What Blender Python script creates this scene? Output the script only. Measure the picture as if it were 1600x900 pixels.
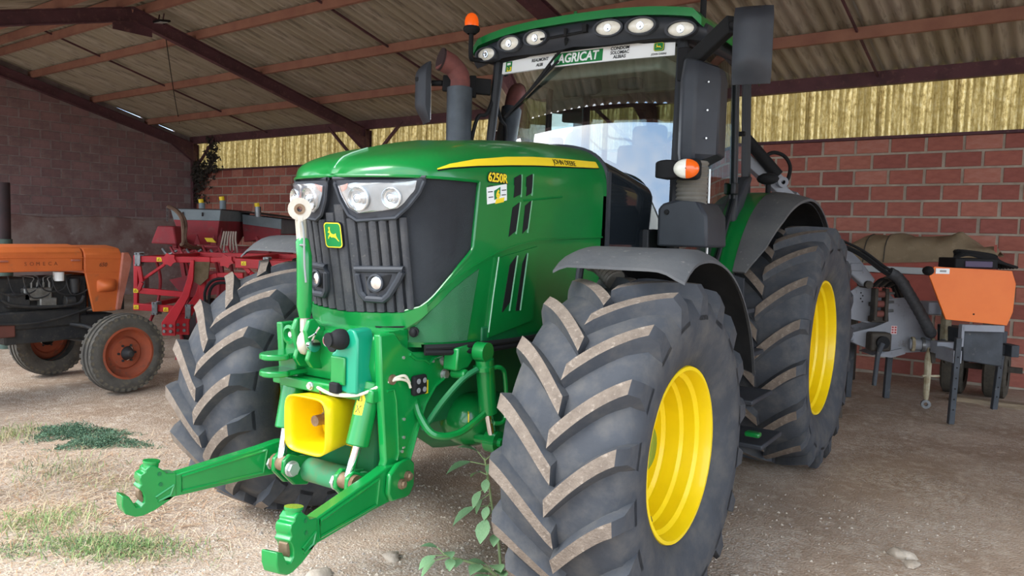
import bpy, bmesh, math, random
from mathutils import Vector, Matrix
from mathutils.geometry import tessellate_polygon
random.seed(7)
for o in list(bpy.data.objects): bpy.data.objects.remove(o)
SC = bpy.context.scene
COL = SC.collection
# ------------------------------------------------------------------ camera, sky, exposure
CAM_POS = Vector((2.536, -3.1853, 1.6789)); YAW = 0.5885; PITCH = 0.0718; ROLL = 0.0262; FPX = 1209.8
fw = Vector((-math.sin(YAW)*math.cos(PITCH), math.cos(YAW)*math.cos(PITCH), -math.sin(PITCH)))
rt = Vector((math.cos(YAW), math.sin(YAW), 0)); up = rt.cross(fw)
rt, up = rt*math.cos(ROLL)+up*math.sin(ROLL), -rt*math.sin(ROLL)+up*math.cos(ROLL)
cd = bpy.data.cameras.new('camera'); cam = bpy.data.objects.new('camera', cd); COL.objects.link(cam)
cd.sensor_width = 36.0; cd.lens = FPX/1600*36.0; cd.clip_end = 400; cd.clip_start = .05
cam.matrix_world = Matrix(((rt.x, up.x, -fw.x, CAM_POS.x), (rt.y, up.y, -fw.y, CAM_POS.y), (rt.z, up.z, -fw.z, CAM_POS.z), (0, 0, 0, 1)))
SC.camera = cam
SC.view_settings.view_transform = 'Standard'; SC.view_settings.look = 'None'
SC.view_settings.gamma = 1.0; SC.view_settings.use_curve_mapping = False
SC.view_settings.exposure = 0.85
w = bpy.data.worlds.new('sky'); SC.world = w; w.use_nodes = True
nt = w.node_tree; nt.nodes.clear()
def wn(t, **k):
    n = nt.nodes.new(t)
    for a, b in k.items(): setattr(n, a, b)
    return n
tc = wn('ShaderNodeTexCoord')
mp = wn('ShaderNodeMapping'); mp.inputs['Scale'].default_value = (1, 1, 2.2)
nz = wn('ShaderNodeTexNoise'); nz.inputs['Scale'].default_value = 2.6; nz.inputs['Detail'].default_value = 7; nz.inputs['Roughness'].default_value = .55
rp = wn('ShaderNodeValToRGB'); rp.color_ramp.elements[0].position = .38; rp.color_ramp.elements[1].position = .60
rp.color_ramp.elements[0].color = (.42, .62, .90, 1); rp.color_ramp.elements[1].color = (1.0, 1.0, 1.0, 1)
bg = wn('ShaderNodeBackground'); bg.inputs['Strength'].default_value = 2.2
ow = wn('ShaderNodeOutputWorld')
for a, b in ((tc.outputs['Generated'], mp.inputs['Vector']), (mp.outputs['Vector'], nz.inputs['Vector']), (nz.outputs['Fac'], rp.inputs['Fac']), (rp.outputs['Color'], bg.inputs['Color']), (bg.outputs['Background'], ow.inputs['Surface'])):
    nt.links.new(a, b)
# veiled sun behind thin cloud, high in front of the open side of the shed
sd = bpy.data.lights.new('sun', 'SUN'); sd.energy = 2.0; sd.angle = math.radians(30); sd.color = (1, .96, .9)
so = bpy.data.objects.new('sun', sd); COL.objects.link(so)
so.rotation_euler = Vector((.25, .62, -.74)).to_track_quat('-Z', 'Y').to_euler()

# ------------------------------------------------------------------ helpers
def lin(c):
    return tuple((x/12.92 if x <= .04045 else ((x+.055)/1.055)**2.4) for x in c)
def rgb(h):
    return lin((int(h[0:2], 16)/255, int(h[2:4], 16)/255, int(h[4:6], 16)/255))
MATS = {}
def mat(name, col, rough=.5, metal=0, col2=None, scale=6, mix=(.4, .65), bump=0, bscale=40, coat=0, emit=0, alpha=None, trans=0, ior=1.45, stretch=None, detail=6, spec=.5, col3=None, scale3=40, mix3=(.55, .7), sub=0):
    if name in MATS: return MATS[name]
    m = bpy.data.materials.new(name); m.use_nodes = True; MATS[name] = m
    t = m.node_tree; n = t.nodes; b = n['Principled BSDF']
    c = rgb(col) if isinstance(col, str) else col
    b.inputs['Base Color'].default_value = (*c, 1); b.inputs['Roughness'].default_value = rough; b.inputs['Metallic'].default_value = metal
    b.inputs['Coat Weight'].default_value = coat; b.inputs['Coat Roughness'].default_value = .08; b.inputs['IOR'].default_value = ior
    b.inputs['Specular IOR Level'].default_value = spec
    b.inputs['Transmission Weight'].default_value = trans
    if emit: b.inputs['Emission Color'].default_value = (*c, 1); b.inputs['Emission Strength'].default_value = emit
    if alpha is not None: b.inputs['Alpha'].default_value = alpha
    co = n.new('ShaderNodeTexCoord'); vec = co.outputs['Object']
    if stretch:
        mpn = n.new('ShaderNodeMapping'); mpn.inputs['Scale'].default_value = stretch; t.links.new(vec, mpn.inputs['Vector']); vec = mpn.outputs['Vector']
    src = None
    def layer(prev, c2, sc, mx, seed):
        nz = n.new('ShaderNodeTexNoise'); nz.inputs['Scale'].default_value = sc; nz.inputs['Detail'].default_value = detail; nz.inputs['Roughness'].default_value = .6
        nz.noise_dimensions = '4D'; nz.inputs['W'].default_value = seed
        t.links.new(vec, nz.inputs['Vector'])
        mr = n.new('ShaderNodeMapRange'); mr.inputs['From Min'].default_value = mx[0]; mr.inputs['From Max'].default_value = mx[1]
        t.links.new(nz.outputs['Fac'], mr.inputs['Value'])
        x = n.new('ShaderNodeMix'); x.data_type = 'RGBA'
        t.links.new(mr.outputs['Result'], x.inputs['Factor'])
        if prev is None: x.inputs[6].default_value = (*c, 1)
        else: t.links.new(prev, x.inputs[6])
        cc = rgb(c2) if isinstance(c2, str) else c2
        x.inputs[7].default_value = (*cc, 1)
        return x.outputs[2]
    if col2: src = layer(src, col2, scale, mix, 0.3)
    if col3: src = layer(src, col3, scale3, mix3, 4.1)
    if src is not None: t.links.new(src, b.inputs['Base Color'])
    if bump:
        nz = n.new('ShaderNodeTexNoise'); nz.inputs['Scale'].default_value = bscale; nz.inputs['Detail'].default_value = 6
        t.links.new(vec, nz.inputs['Vector'])
        bp = n.new('ShaderNodeBump'); bp.inputs['Strength'].default_value = bump; bp.inputs['Distance'].default_value = .02
        t.links.new(nz.outputs['Fac'], bp.inputs['Height']); t.links.new(bp.outputs['Normal'], b.inputs['Normal'])
    return m
def lerp(a, b, t): return a+(b-a)*t
def interp(xs, ys, x):
    if x <= xs[0]: return ys[0]
    for i in range(1, len(xs)):
        if x <= xs[i]: return lerp(ys[i-1], ys[i], (x-xs[i-1])/(xs[i]-xs[i-1]))
    return ys[-1]
def frame_of(d):
    d = Vector(d).normalized(); a = Vector((0, 0, 1)) if abs(d.z) < .95 else Vector((1, 0, 0))
    s = d.cross(a).normalized(); return d, s, s.cross(d)
class B:
    """collects shapes for one mesh"""
    def __init__(s): s.v = []; s.f = []; s.m = []; s.xf = None
    def add(s, vs, fs, mi=0):
        o = len(s.v)
        s.v += [Vector(v) if s.xf is None else s.xf @ Vector(v) for v in vs]
        s.f += [tuple(i+o for i in f) for f in fs]; s.m += [mi]*len(fs); return s
    def box(s, c, d, R=None, mi=0):
        vs = [Vector((x*d[0]/2, y*d[1]/2, z*d[2]/2)) for x in (-1, 1) for y in (-1, 1) for z in (-1, 1)]
        if R is not None: vs = [R @ v for v in vs]
        vs = [v+Vector(c) for v in vs]
        return s.add(vs, [(0, 1, 3, 2), (4, 6, 7, 5), (0, 4, 5, 1), (2, 3, 7, 6), (0, 2, 6, 4), (1, 5, 7, 3)], mi)
    def b2(s, a, b, mi=0):
        return s.box([(a[i]+b[i])/2 for i in range(3)], [abs(b[i]-a[i]) for i in range(3)], None, mi)
    def bar(s, a, b, w, h, mi=0, roll=0, upv=None):
        a = Vector(a); b = Vector(b); d, si, u = frame_of(b-a)
        if upv is not None:
            u = Vector(upv); u = (u-d*u.dot(d)).normalized(); si = d.cross(u)
        if roll: si, u = si*math.cos(roll)+u*math.sin(roll), -si*math.sin(roll)+u*math.cos(roll)
        vs = []
        for p in (a, b):
            for x, y in ((-1, -1), (1, -1), (1, 1), (-1, 1)): vs.append(p+si*x*w/2+u*y*h/2)
        return s.add(vs, [(0, 3, 2, 1), (4, 5, 6, 7)]+[(i, (i+1) % 4, 4+(i+1) % 4, 4+i) for i in range(4)], mi)
    def prism(s, poly, ax, a, b, mi=0):
        n = len(poly)
        def P(q, h): return (h, q[0], q[1]) if ax == 'x' else ((q[0], h, q[1]) if ax == 'y' else (q[0], q[1], h))
        vs = [P(q, a) for q in poly]+[P(q, b) for q in poly]
        tri = tessellate_polygon([[Vector((q[0], q[1], 0)) for q in poly]])
        fs = [tuple(t) for t in tri]+[tuple(n+i for i in reversed(t)) for t in tri]
        fs += [(i, (i+1) % n, n+(i+1) % n, n+i) for i in range(n)]
        return s.add(vs, fs, mi)
    def tube(s, pts, r, n=8, mi=0, cap=True, closed=False, flat=1):
        pts = [Vector(p) for p in pts]; k = len(pts)
        rr = r if isinstance(r, (list, tuple)) else [r]*k
        vs = []; u = None
        for i, p in enumerate(pts):
            if closed: d = pts[(i+1) % k]-pts[i-1]
            else: d = pts[min(i+1, k-1)]-pts[max(i-1, 0)]
            d.normalize()
            if u is None: _, si, u = frame_of(d)
            else:
                u = (u-d*u.dot(d)).normalized(); si = d.cross(u)
            for j in range(n):
                t = 2*math.pi*j/n; vs.append(p+(si*math.cos(t)+u*math.sin(t)*flat)*rr[i])
        fs = []
        for i in range(k if closed else k-1):
            i2 = (i+1) % k
            for j in range(n): fs.append((i*n+j, i*n+(j+1) % n, i2*n+(j+1) % n, i2*n+j))
        if cap and not closed: fs += [tuple(reversed(range(n))), tuple(range((k-1)*n, k*n))]
        return s.add(vs, fs, mi)
    def cyl(s, a, b, r, n=16, mi=0, r2=None): return s.tube([a, b], [r, r if r2 is None else r2], n, mi)
    def lathe(s, prof, c, d=(1, 0, 0), n=32, mi=0, cap=False, a0=0, a1=None):
        d, si, u = frame_of(d); c = Vector(c); k = len(prof); vs = []; full = a1 is None
        m = n if full else n+1
        for (a, r) in prof:
            for j in range(m):
                t = (2*math.pi*j/n) if full else lerp(a0, a1, j/n)
                vs.append(c+d*a+(si*math.cos(t)+u*math.sin(t))*r)
        fs = []
        for i in range(k-1):
            for j in range(n):
                j2 = (j+1) % m; fs.append((i*m+j, i*m+j2, (i+1)*m+j2, (i+1)*m+j))
        if cap: fs += [tuple(reversed(range(m))), tuple(range((k-1)*m, k*m))]
        return s.add(vs, fs, mi)
    def ball(s, c, r, n=12, mi=0):
        r = r if isinstance(r, (list, tuple)) else (r, r, r)
        vs = []; h = max(4, n//2)
        for i in range(h+1):
            p = math.pi*i/h
            for j in range(n):
                t = 2*math.pi*j/n; vs.append((c[0]+r[0]*math.sin(p)*math.cos(t), c[1]+r[1]*math.sin(p)*math.sin(t), c[2]+r[2]*math.cos(p)))
        fs = [(i*n+j, (i+1)*n+j, (i+1)*n+(j+1) % n, i*n+(j+1) % n) for i in range(h) for j in range(n)]
        return s.add(vs, fs, mi)
    def grid(s, fn, nu, nv, mi=0, closeu=False):
        vs = [fn(i/nu, j/nv) for j in range(nv+1) for i in range(nu+1)]
        return s.add(vs, [(j*(nu+1)+i, j*(nu+1)+i+1, (j+1)*(nu+1)+i+1, (j+1)*(nu+1)+i) for j in range(nv) for i in range(nu)], mi)
    def slab(s, fn, nu, nv, mi=0):
        """closed slab between fn(u,v,0) and fn(u,v,1)"""
        n = (nu+1)*(nv+1); q = [(j*(nu+1)+i) for j in range(nv+1) for i in range(nu+1)]
        vs = [fn(i/nu, j/nv, 1) for j in range(nv+1) for i in range(nu+1)]+[fn(i/nu, j/nv, 0) for j in range(nv+1) for i in range(nu+1)]
        fs = [(j*(nu+1)+i, j*(nu+1)+i+1, (j+1)*(nu+1)+i+1, (j+1)*(nu+1)+i) for j in range(nv) for i in range(nu)]
        fs += [tuple(n+i for i in reversed(f)) for f in fs]
        rim = [i for i in range(nu+1)]+[j*(nu+1)+nu for j in range(1, nv+1)]+[nv*(nu+1)+i for i in range(nu-1, -1, -1)]+[j*(nu+1) for j in range(nv-1, 0, -1)]
        fs += [(rim[i], n+rim[i], n+rim[(i+1) % len(rim)], rim[(i+1) % len(rim)]) for i in range(len(rim))]
        return s.add(vs, fs, mi)
    def mesh(s, name, mats, ang=35, fix=True):
        me = bpy.data.meshes.new(name); me.from_pydata([tuple(v) for v in s.v], [], s.f)
        for m in (mats if isinstance(mats, (list, tuple)) else [mats]): me.materials.append(m)
        me.polygons.foreach_set('material_index', s.m)
        if fix:
            bm = bmesh.new(); bm.from_mesh(me); bmesh.ops.remove_doubles(bm, verts=bm.verts, dist=1e-5)
            bmesh.ops.recalc_face_normals(bm, faces=bm.faces); bm.to_mesh(me); bm.free()
        if ang:
            me.polygons.foreach_set('use_smooth', [True]*len(me.polygons)); me.set_sharp_from_angle(angle=math.radians(ang))
        return me
    def build(s, name, mats, parent=None, bevel=0, ang=35, fix=True, seg=2):
        o = bpy.data.objects.new(name, s.mesh(name, mats, ang, fix)); COL.objects.link(o)
        if parent is not None: o.parent = parent
        if bevel:
            b = o.modifiers.new('bevel', 'BEVEL'); b.width = bevel; b.segments = seg; b.limit_method = 'ANGLE'; b.angle_limit = math.radians(40); b.harden_normals = False
        return o
def inst(src, parent, M=None, name=None):
    o = bpy.data.objects.new(name or src.name.split('.')[0], src.data if hasattr(src, 'data') else src); COL.objects.link(o)
    if parent is not None: o.parent = parent
    if M is not None: o.matrix_local = M
    return o
def tag(o, label, cat, group=None):
    o['label'] = label; o['category'] = cat
    if group: o['group'] = group
    return o
def thing(name, label, cat, loc=(0, 0, 0), rz=0, group=None):
    o = bpy.data.objects.new(name, None); COL.objects.link(o); o.location = loc; o.rotation_euler = (0, 0, rz); o.empty_display_size = .2
    return tag(o, label, cat, group)
def struct(o, label=None, cat=None):
    o['kind'] = 'structure'
    if label: o['label'] = label
    if cat: o['category'] = cat
    return o
def text(name, s, size, m, parent, M, depth=.001, align='CENTER', stretch=1, bold=0, shear=0, space=1):
    c = bpy.data.curves.new(name, 'FONT'); c.body = s; c.size = size; c.extrude = depth; c.align_x = align; c.align_y = 'CENTER'; c.offset = bold; c.shear = shear; c.space_character = space; c.resolution_u = 3
    t = bpy.data.objects.new('tmp', c); COL.objects.link(t)
    me = bpy.data.meshes.new_from_object(t.evaluated_get(bpy.context.evaluated_depsgraph_get())); bpy.data.objects.remove(t)
    for v in me.vertices: v.co.x *= stretch
    me.materials.clear(); me.materials.append(m)
    o = bpy.data.objects.new(name, me); COL.objects.link(o); o.parent = parent; o.matrix_local = M
    return o
def basis(p, x, y):
    x = Vector(x).normalized(); y = Vector(y); y = (y-x*y.dot(x)).normalized(); z = x.cross(y)
    return Matrix(((x.x, y.x, z.x, p[0]), (x.y, y.y, z.y, p[1]), (x.z, y.z, z.z, p[2]), (0, 0, 0, 1)))
def bez(pts, n=8):
    """catmull-rom through points"""
    P = [Vector(p) for p in pts]; out = []
    for i in range(len(P)-1):
        a = P[max(i-1, 0)]; b = P[i]; c = P[i+1]; d = P[min(i+2, len(P)-1)]
        for k in range(n):
            t = k/n
            out.append(.5*((2*b)+(c-a)*t+(2*a-5*b+4*c-d)*t*t+(3*b-a-3*c+d)*t**3))
    out.append(P[-1]); return out
# ------------------------------------------------------------------ shed: floor, walls, gabled roof
SA = math.radians(-3.2)
E1 = Vector((math.cos(SA), math.sin(SA), 0)); E2 = Vector((math.sin(SA), -math.cos(SA), 0)); SO = Vector((2.38, 7.63, 0))
def S(s, t, z=0): return SO+E1*s+E2*t+Vector((0, 0, z))
RS = Matrix.Rotation(SA, 4, 'Z')
def SM(s, t, z, rx=0):
    return Matrix.Translation(S(s, t, z)) @ RS @ Matrix.Rotation(rx, 4, 'X')
SL, SR = -17.4, 7.5          # ends of the shed along the back wall
RIDGE, EAVE, SLOPE = 4.75, 9.5, .265
def roof_z(t): return 3.80+SLOPE*(t if t < RIDGE else 2*RIDGE-t)
# floor
m_soil = mat('soil', 'b5a08c', .95, col2='8f7965', scale=.9, mix=(.35, .65), col3='c8b8a6', scale3=11, mix3=(.5, .75), bump=.35, bscale=60)
def soil_nodes():
    t = m_soil.node_tree; n = t.nodes; b = n['Principled BSDF']; prev = b.inputs['Base Color'].links[0].from_socket
    co = n.new('ShaderNodeTexCoord')
    vo = n.new('ShaderNodeTexVoronoi'); vo.inputs['Scale'].default_value = 75
    wz = n.new('ShaderNodeTexNoise'); wz.inputs['Scale'].default_value = 1.6; wz.inputs['Detail'].default_value = 5
    t.links.new(co.outputs['Object'], vo.inputs['Vector']); t.links.new(co.outputs['Object'], wz.inputs['Vector'])
    hs = n.new('ShaderNodeSeparateColor'); t.links.new(vo.outputs['Color'], hs.inputs['Color'])
    r1 = n.new('ShaderNodeMapRange'); r1.inputs['From Min'].default_value = .3; r1.inputs['From Max'].default_value = .95; t.links.new(hs.outputs['Red'], r1.inputs['Value'])
    r2 = n.new('ShaderNodeMapRange'); r2.inputs['From Min'].default_value = .35; r2.inputs['From Max'].default_value = .62; t.links.new(wz.outputs['Fac'], r2.inputs['Value'])
    mu = n.new('ShaderNodeMath'); mu.operation = 'MULTIPLY'; t.links.new(r1.outputs['Result'], mu.inputs[0]); t.links.new(r2.outputs['Result'], mu.inputs[1])
    mu2 = n.new('ShaderNodeMath'); mu2.operation = 'MULTIPLY'; mu2.inputs[1].default_value = .55; t.links.new(mu.outputs[0], mu2.inputs[0])
    x = n.new('ShaderNodeMix'); x.data_type = 'RGBA'; x.inputs[7].default_value = (*rgb('cfc6ba'), 1); t.links.new(prev, x.inputs[6]); t.links.new(mu2.outputs[0], x.inputs['Factor']); t.links.new(x.outputs[2], b.inputs['Base Color'])
    bp = n.new('ShaderNodeBump'); bp.inputs['Strength'].default_value = .4; bp.inputs['Distance'].default_value = .010
    iv = n.new('ShaderNodeMath'); iv.operation = 'SUBTRACT'; iv.inputs[0].default_value = 1; t.links.new(vo.outputs['Distance'], iv.inputs[1])
    t.links.new(iv.outputs[0], bp.inputs['Height']); old = b.inputs['Normal'].links[0].from_socket; t.links.new(old, bp.inputs['Normal']); t.links.new(bp.outputs['Normal'], b.inputs['Normal'])
soil_nodes()
def gz(x, y):
    a = .012*math.sin(1.7*x+.6)*math.cos(1.3*y)+.008*math.sin(3.9*x-2.1*y)+.005*math.sin(7.3*y+2.2*x)
    return a-.018
fl = B()
NX, NY = 150, 120
fl.grid(lambda u, v: (lerp(-17, 8, u), lerp(-7, 9.5, v), gz(lerp(-17, 8, u), lerp(-7, 9.5, v))), NX, NY)
# the yard carries on around the shed
ring = [(-17, -7), (8, -7), (8, 9.5), (-17, 9.5)]; out = [(-90, -90), (90, -90), (90, 90), (-90, 90)]
for i in range(4):
    a, b_, c_, d_ = ring[i], ring[(i+1) % 4], out[(i+1) % 4], out[i]
    fl.add([(a[0], a[1], -.03), (b_[0], b_[1], -.03), (c_[0], c_[1], -.05), (d_[0], d_[1], -.05)], [(0, 3, 2, 1)])
struct(fl.build('floor', m_soil, ang=60, fix=False), 'bare gravelly earth floor of the open shed', 'floor')

m_brick = [mat('brick%d' % i, c, .9, col2=c2, scale=9, mix=(.35, .7), bump=.25, bscale=70, stretch=(1, 1, 2.5)) for i, (c, c2) in enumerate((('ab6a5c', '985b50'), ('b57565', 'a16355'), ('a06056', '8d544b'), ('b07060', 'bb8576')))]
m_mortar = mat('mortar', 'b3a899', .95, col2='998e80', scale=5, bump=.3)
m_brickd = [mat('sooty_brick%d' % i, c, .95, col2=c2, scale=5, mix=(.4, .65), bump=.25, bscale=60) for i, (c, c2) in enumerate((('84696a', '6d5a5b'), ('8f7273', '766162'), ('7c6566', '96807d')))]
m_mortard = mat('sooty_mortar', '958a89', .95, col2='7a6e6e', scale=4)
m_render = mat('old_render', '988985', .95, col2='806562', scale=2.2, mix=(.4, .6), col3='b0a6a1', scale3=3.4, mix3=(.58, .68), bump=.3, bscale=20)
# back wall: mortar core + hollow clay blocks
PW, PH = .41, .2
core = B(); core.b2((SL, .012, -.12), (SR, .16, 3.0))
wb = core.build('wall_back', m_mortar); wb.matrix_world = SM(0, 0, 0)
struct(wb, 'red hollow clay block wall at the back of the shed', 'wall')
def brick_mesh(nm, L, H, m):
    b = B(); e = .006
    b.add([(-L/2, 0, -H/2), (L/2, 0, -H/2), (L/2, 0, H/2), (-L/2, 0, H/2), (-L/2+e, -.014, -H/2+e), (L/2-e, -.014, -H/2+e), (L/2-e, -.014, H/2-e), (-L/2+e, -.014, H/2-e)],
          [(4, 5, 6, 7), (0, 1, 5, 4), (1, 2, 6, 5), (2, 3, 7, 6), (3, 0, 4, 7)])
    return b.mesh(nm, m, 0, fix=False)
bm_ = [brick_mesh('brick', .380, .175, m) for m in m_brick]
rest = B(); nb = 0
for r in range(15):
    off = .205*(r % 2)
    k = 0; s = SL+.2+off
    while s < SR-.2:
        z = r*PH+.1; mi = random.choice((0, 0, 1, 2, 2, 3))
        show = (s < -11.6 and z > 1.35) or (-4.6 < s < .6 and z > .55)
        if show and nb < 300:
            o = inst(bm_[mi], wb, Matrix.Translation((s+random.uniform(-.004, .004), .012+random.uniform(0, .004), z)) @ Matrix.Rotation(random.uniform(-.006, .006), 4, 'Y'), 'brick'); nb += 1
        else:
            L, H = .380, .175
            rest.add([(s-L/2, .014, z-H/2), (s+L/2, .014, z-H/2), (s+L/2, .014, z+H/2), (s-L/2, .014, z+H/2), (s-L/2+.006, -.002, z-H/2+.006), (s+L/2-.006, -.002, z-H/2+.006), (s+L/2-.006, -.002, z+H/2-.006), (s-L/2+.006, -.002, z+H/2-.006)],
                     [(4, 5, 6, 7), (0, 1, 5, 4), (1, 2, 6, 5), (2, 3, 7, 6), (3, 0, 4, 7)], mi)
        s += PW
ro = rest.build('brickwork', m_brick, wb, ang=0, fix=False); ro['kind'] = 'stuff'
# corrugated translucent sheets over the bricks
m_fibre = bpy.data.materials.new('yellowed_fibreglass'); m_fibre.use_nodes = True
def fibre_nodes():
    t = m_fibre.node_tree; n = t.nodes; n.remove(n['Principled BSDF']); o = n['Material Output']
    co = n.new('ShaderNodeTexCoord'); nz = n.new('ShaderNodeTexNoise'); nz.inputs['Scale'].default_value = 28; nz.inputs['Detail'].default_value = 8; nz.inputs['Roughness'].default_value = .7
    mpn = n.new('ShaderNodeMapping'); mpn.inputs['Scale'].default_value = (1, 1, .5)
    t.links.new(co.outputs['Object'], mpn.inputs['Vector']); t.links.new(mpn.outputs['Vector'], nz.inputs['Vector'])
    rp = n.new('ShaderNodeValToRGB'); e = rp.color_ramp.elements; e[0].position = .33; e[0].color = (*rgb('7d6a3e'), 1); e[1].position = .68; e[1].color = (*rgb('f0e3b4'), 1)
    x = e.new(.5); x.color = (*rgb('d2bd80'), 1)
    t.links.new(nz.outputs['Fac'], rp.inputs['Fac'])
    sn = n.new('ShaderNodeTexNoise'); sn.inputs['Scale'].default_value = 1.0; sn.inputs['Detail'].default_value = 3  # vertical grime streaks, also painting in the shading of the corrugation
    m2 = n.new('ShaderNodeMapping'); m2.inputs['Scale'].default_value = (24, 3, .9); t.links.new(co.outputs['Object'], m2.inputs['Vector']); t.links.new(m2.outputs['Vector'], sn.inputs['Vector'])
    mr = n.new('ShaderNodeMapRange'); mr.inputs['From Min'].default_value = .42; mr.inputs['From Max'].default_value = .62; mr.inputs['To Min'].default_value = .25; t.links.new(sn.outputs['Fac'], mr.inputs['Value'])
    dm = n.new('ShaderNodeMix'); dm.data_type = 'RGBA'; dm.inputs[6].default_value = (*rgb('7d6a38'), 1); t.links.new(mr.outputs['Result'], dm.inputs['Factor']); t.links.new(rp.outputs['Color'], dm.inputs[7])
    tr = n.new('ShaderNodeBsdfTranslucent'); df = n.new('ShaderNodeBsdfDiffuse'); mx = n.new('ShaderNodeMixShader'); mx.inputs[0].default_value = .5
    t.links.new(dm.outputs[2], tr.inputs['Color']); t.links.new(dm.outputs[2], df.inputs['Color']); t.links.new(df.outputs[0], mx.inputs[1]); t.links.new(tr.outputs[0], mx.inputs[2]); t.links.new(mx.outputs[0], o.inputs['Surface'])
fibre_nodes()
def corr(nm, W, Lz, pitch, amp, m, per=6, thick=0):
    b = B(); k = int(round(W/pitch*per))
    vs = []; rows = 2
    for j in range(rows):
        for i in range(k+1): vs.append((-W/2+W*i/k, amp*math.cos(2*math.pi*i/per), j*Lz))
    b.add(vs, [(i, i+1, k+1+i+1, k+1+i) for i in range(k)])
    return b.mesh(nm, m, 60, fix=False)
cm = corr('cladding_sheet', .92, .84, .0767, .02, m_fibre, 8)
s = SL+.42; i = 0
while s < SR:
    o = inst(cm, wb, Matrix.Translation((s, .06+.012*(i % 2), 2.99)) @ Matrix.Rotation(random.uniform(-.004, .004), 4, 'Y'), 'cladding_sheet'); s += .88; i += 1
# left wall of sooty blocks, open front side
LW = B(); LW.prism([(0, -.12), (9.3, -.12), (9.3, 3.95), (RIDGE, 5.12), (2.2, 4.46), (1.95, 4.39), (1.9, 4.30), (1.3, 4.13), (1.25, 4.21), (.95, 4.13), (.9, 4.03), (.5, 3.91), (.45, 3.99), (0, 3.88)], 'x', -.16, -.012)
wl = LW.build('wall_left', m_mortard); wl.matrix_world = Matrix.Translation(S(SL, 0, 0)) @ Matrix.Rotation(SA, 4, 'Z') @ Matrix.Scale(-1, 4, (0, 1, 0))
struct(wl, 'dark sooty block wall at the left end of the shed', 'wall')
bd = [B() for _ in m_brickd]
bmd = []
for i, m in enumerate(m_brickd):
    b = B(); L, H, e = .385, .182, .006
    b.add([(-.014, -L/2, -H/2), (-.014, L/2, -H/2), (-.014, L/2, H/2), (-.014, -L/2, H/2), (0, -L/2+e, -H/2+e), (0, L/2-e, -H/2+e), (0, L/2-e, H/2-e), (0, -L/2+e, H/2-e)],
          [(4, 5, 6, 7), (0, 1, 5, 4), (1, 2, 6, 5), (2, 3, 7, 6), (3, 0, 4, 7)])
    bmd.append(b.mesh('brick', m, 0, fix=False))
lr = B()
for r in range(24):
    for k in range(21):
        t = .25+k*PW+.205*(r % 2); z = r*PH+.1
        if z < 1.75 or z+.1 > roof_z(t)-.25 or t > 9.0: continue
        if k >= 12:
            lr.add([(-.014, t-.19, z-.09), (-.014, t+.19, z-.09), (-.014, t+.19, z+.09), (-.014, t-.19, z+.09), (0, t-.184, z-.084), (0, t+.184, z-.084), (0, t+.184, z+.084), (0, t-.184, z+.084)], [(4, 5, 6, 7), (0, 1, 5, 4), (1, 2, 6, 5), (2, 3, 7, 6), (3, 0, 4, 7)], random.randrange(3)); continue
        inst(bmd[random.randrange(3)], wl, Matrix.Translation((random.uniform(-.004, .004), t, z)), 'brick')
lro = lr.build('brickwork', m_brickd, wl, ang=0, fix=False); lro['kind'] = 'stuff'
pr = B()
def patch(t0, t1, z0, z1, d):
    pr.slab(lambda u, v, w_: (-.012+d*w_*(1 if 0 < u < 1 and 0 < v < 1 else .2)+.004*math.sin(9*u+7*v), lerp(t0, t1, u)+.03*math.sin(17*v+t0), lerp(z0, z1, v)+.03*math.sin(13*u+z0)), 8, 8)
pr.b2((-.02, 0, -.12), (.012, 9.3, 1.66)); patch(.1, 4.6, 1.6, 1.78, .03); patch(1.5, 3.2, .3, 1.5, .022); patch(3.4, 4.9, .2, 1.55, .02)
pr.build('render_coat', m_render, wl, ang=30)
# steel frame and roof sheets
m_steel = mat('red_oxide_steel', '5d3c44', .7, col2='4b3138', scale=3, col3='70504f', scale3=14)
m_purlin = mat('rusty_purlin', 'a17766', .75, col2='875d52', scale=3, mix=(.3, .7))
m_roof = mat('fibre_cement', 'b0a99c', .95, col2='99927f', scale=1.2, mix=(.35, .65), col3='6f6960', scale3=7, mix3=(.52, .72), bump=.2, bscale=50, stretch=(3, 3, .35))  # stain streaks along the slope, also standing in for shading between ridges
ce = B(); ce.bar(S(SL, RIDGE, roof_z(RIDGE)+.03), S(SR, RIDGE, roof_z(RIDGE)+.03), .5, .03)
ceiling = ce.build('ceiling', m_roof); struct(ceiling, 'gabled corrugated fibre cement roof on red steel frame', 'roof')
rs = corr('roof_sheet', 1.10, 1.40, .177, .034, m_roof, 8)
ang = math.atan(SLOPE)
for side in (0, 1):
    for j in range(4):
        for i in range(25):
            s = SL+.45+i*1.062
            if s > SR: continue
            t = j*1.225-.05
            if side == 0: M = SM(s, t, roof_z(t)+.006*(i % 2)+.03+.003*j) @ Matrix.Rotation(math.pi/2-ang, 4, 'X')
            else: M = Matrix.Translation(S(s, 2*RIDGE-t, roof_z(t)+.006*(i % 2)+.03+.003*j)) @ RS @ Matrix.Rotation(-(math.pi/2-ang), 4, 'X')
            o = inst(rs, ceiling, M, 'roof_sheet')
# purlins (along the wall)
for t in (.06, 1.22, 2.47, 3.72, 4.55, 4.95, 5.78, 7.03, 8.28, 9.44):
    big = t in (.06, 9.44); z = roof_z(t)-(.075 if t < 9 else .14)
    b = B()
    b.bar(S(SL, t, z), S(SR, t, z), .06 if not big else .1, .13 if not big else .17)
    b.build('purlin', m_steel if big else m_purlin, ceiling)
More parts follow.
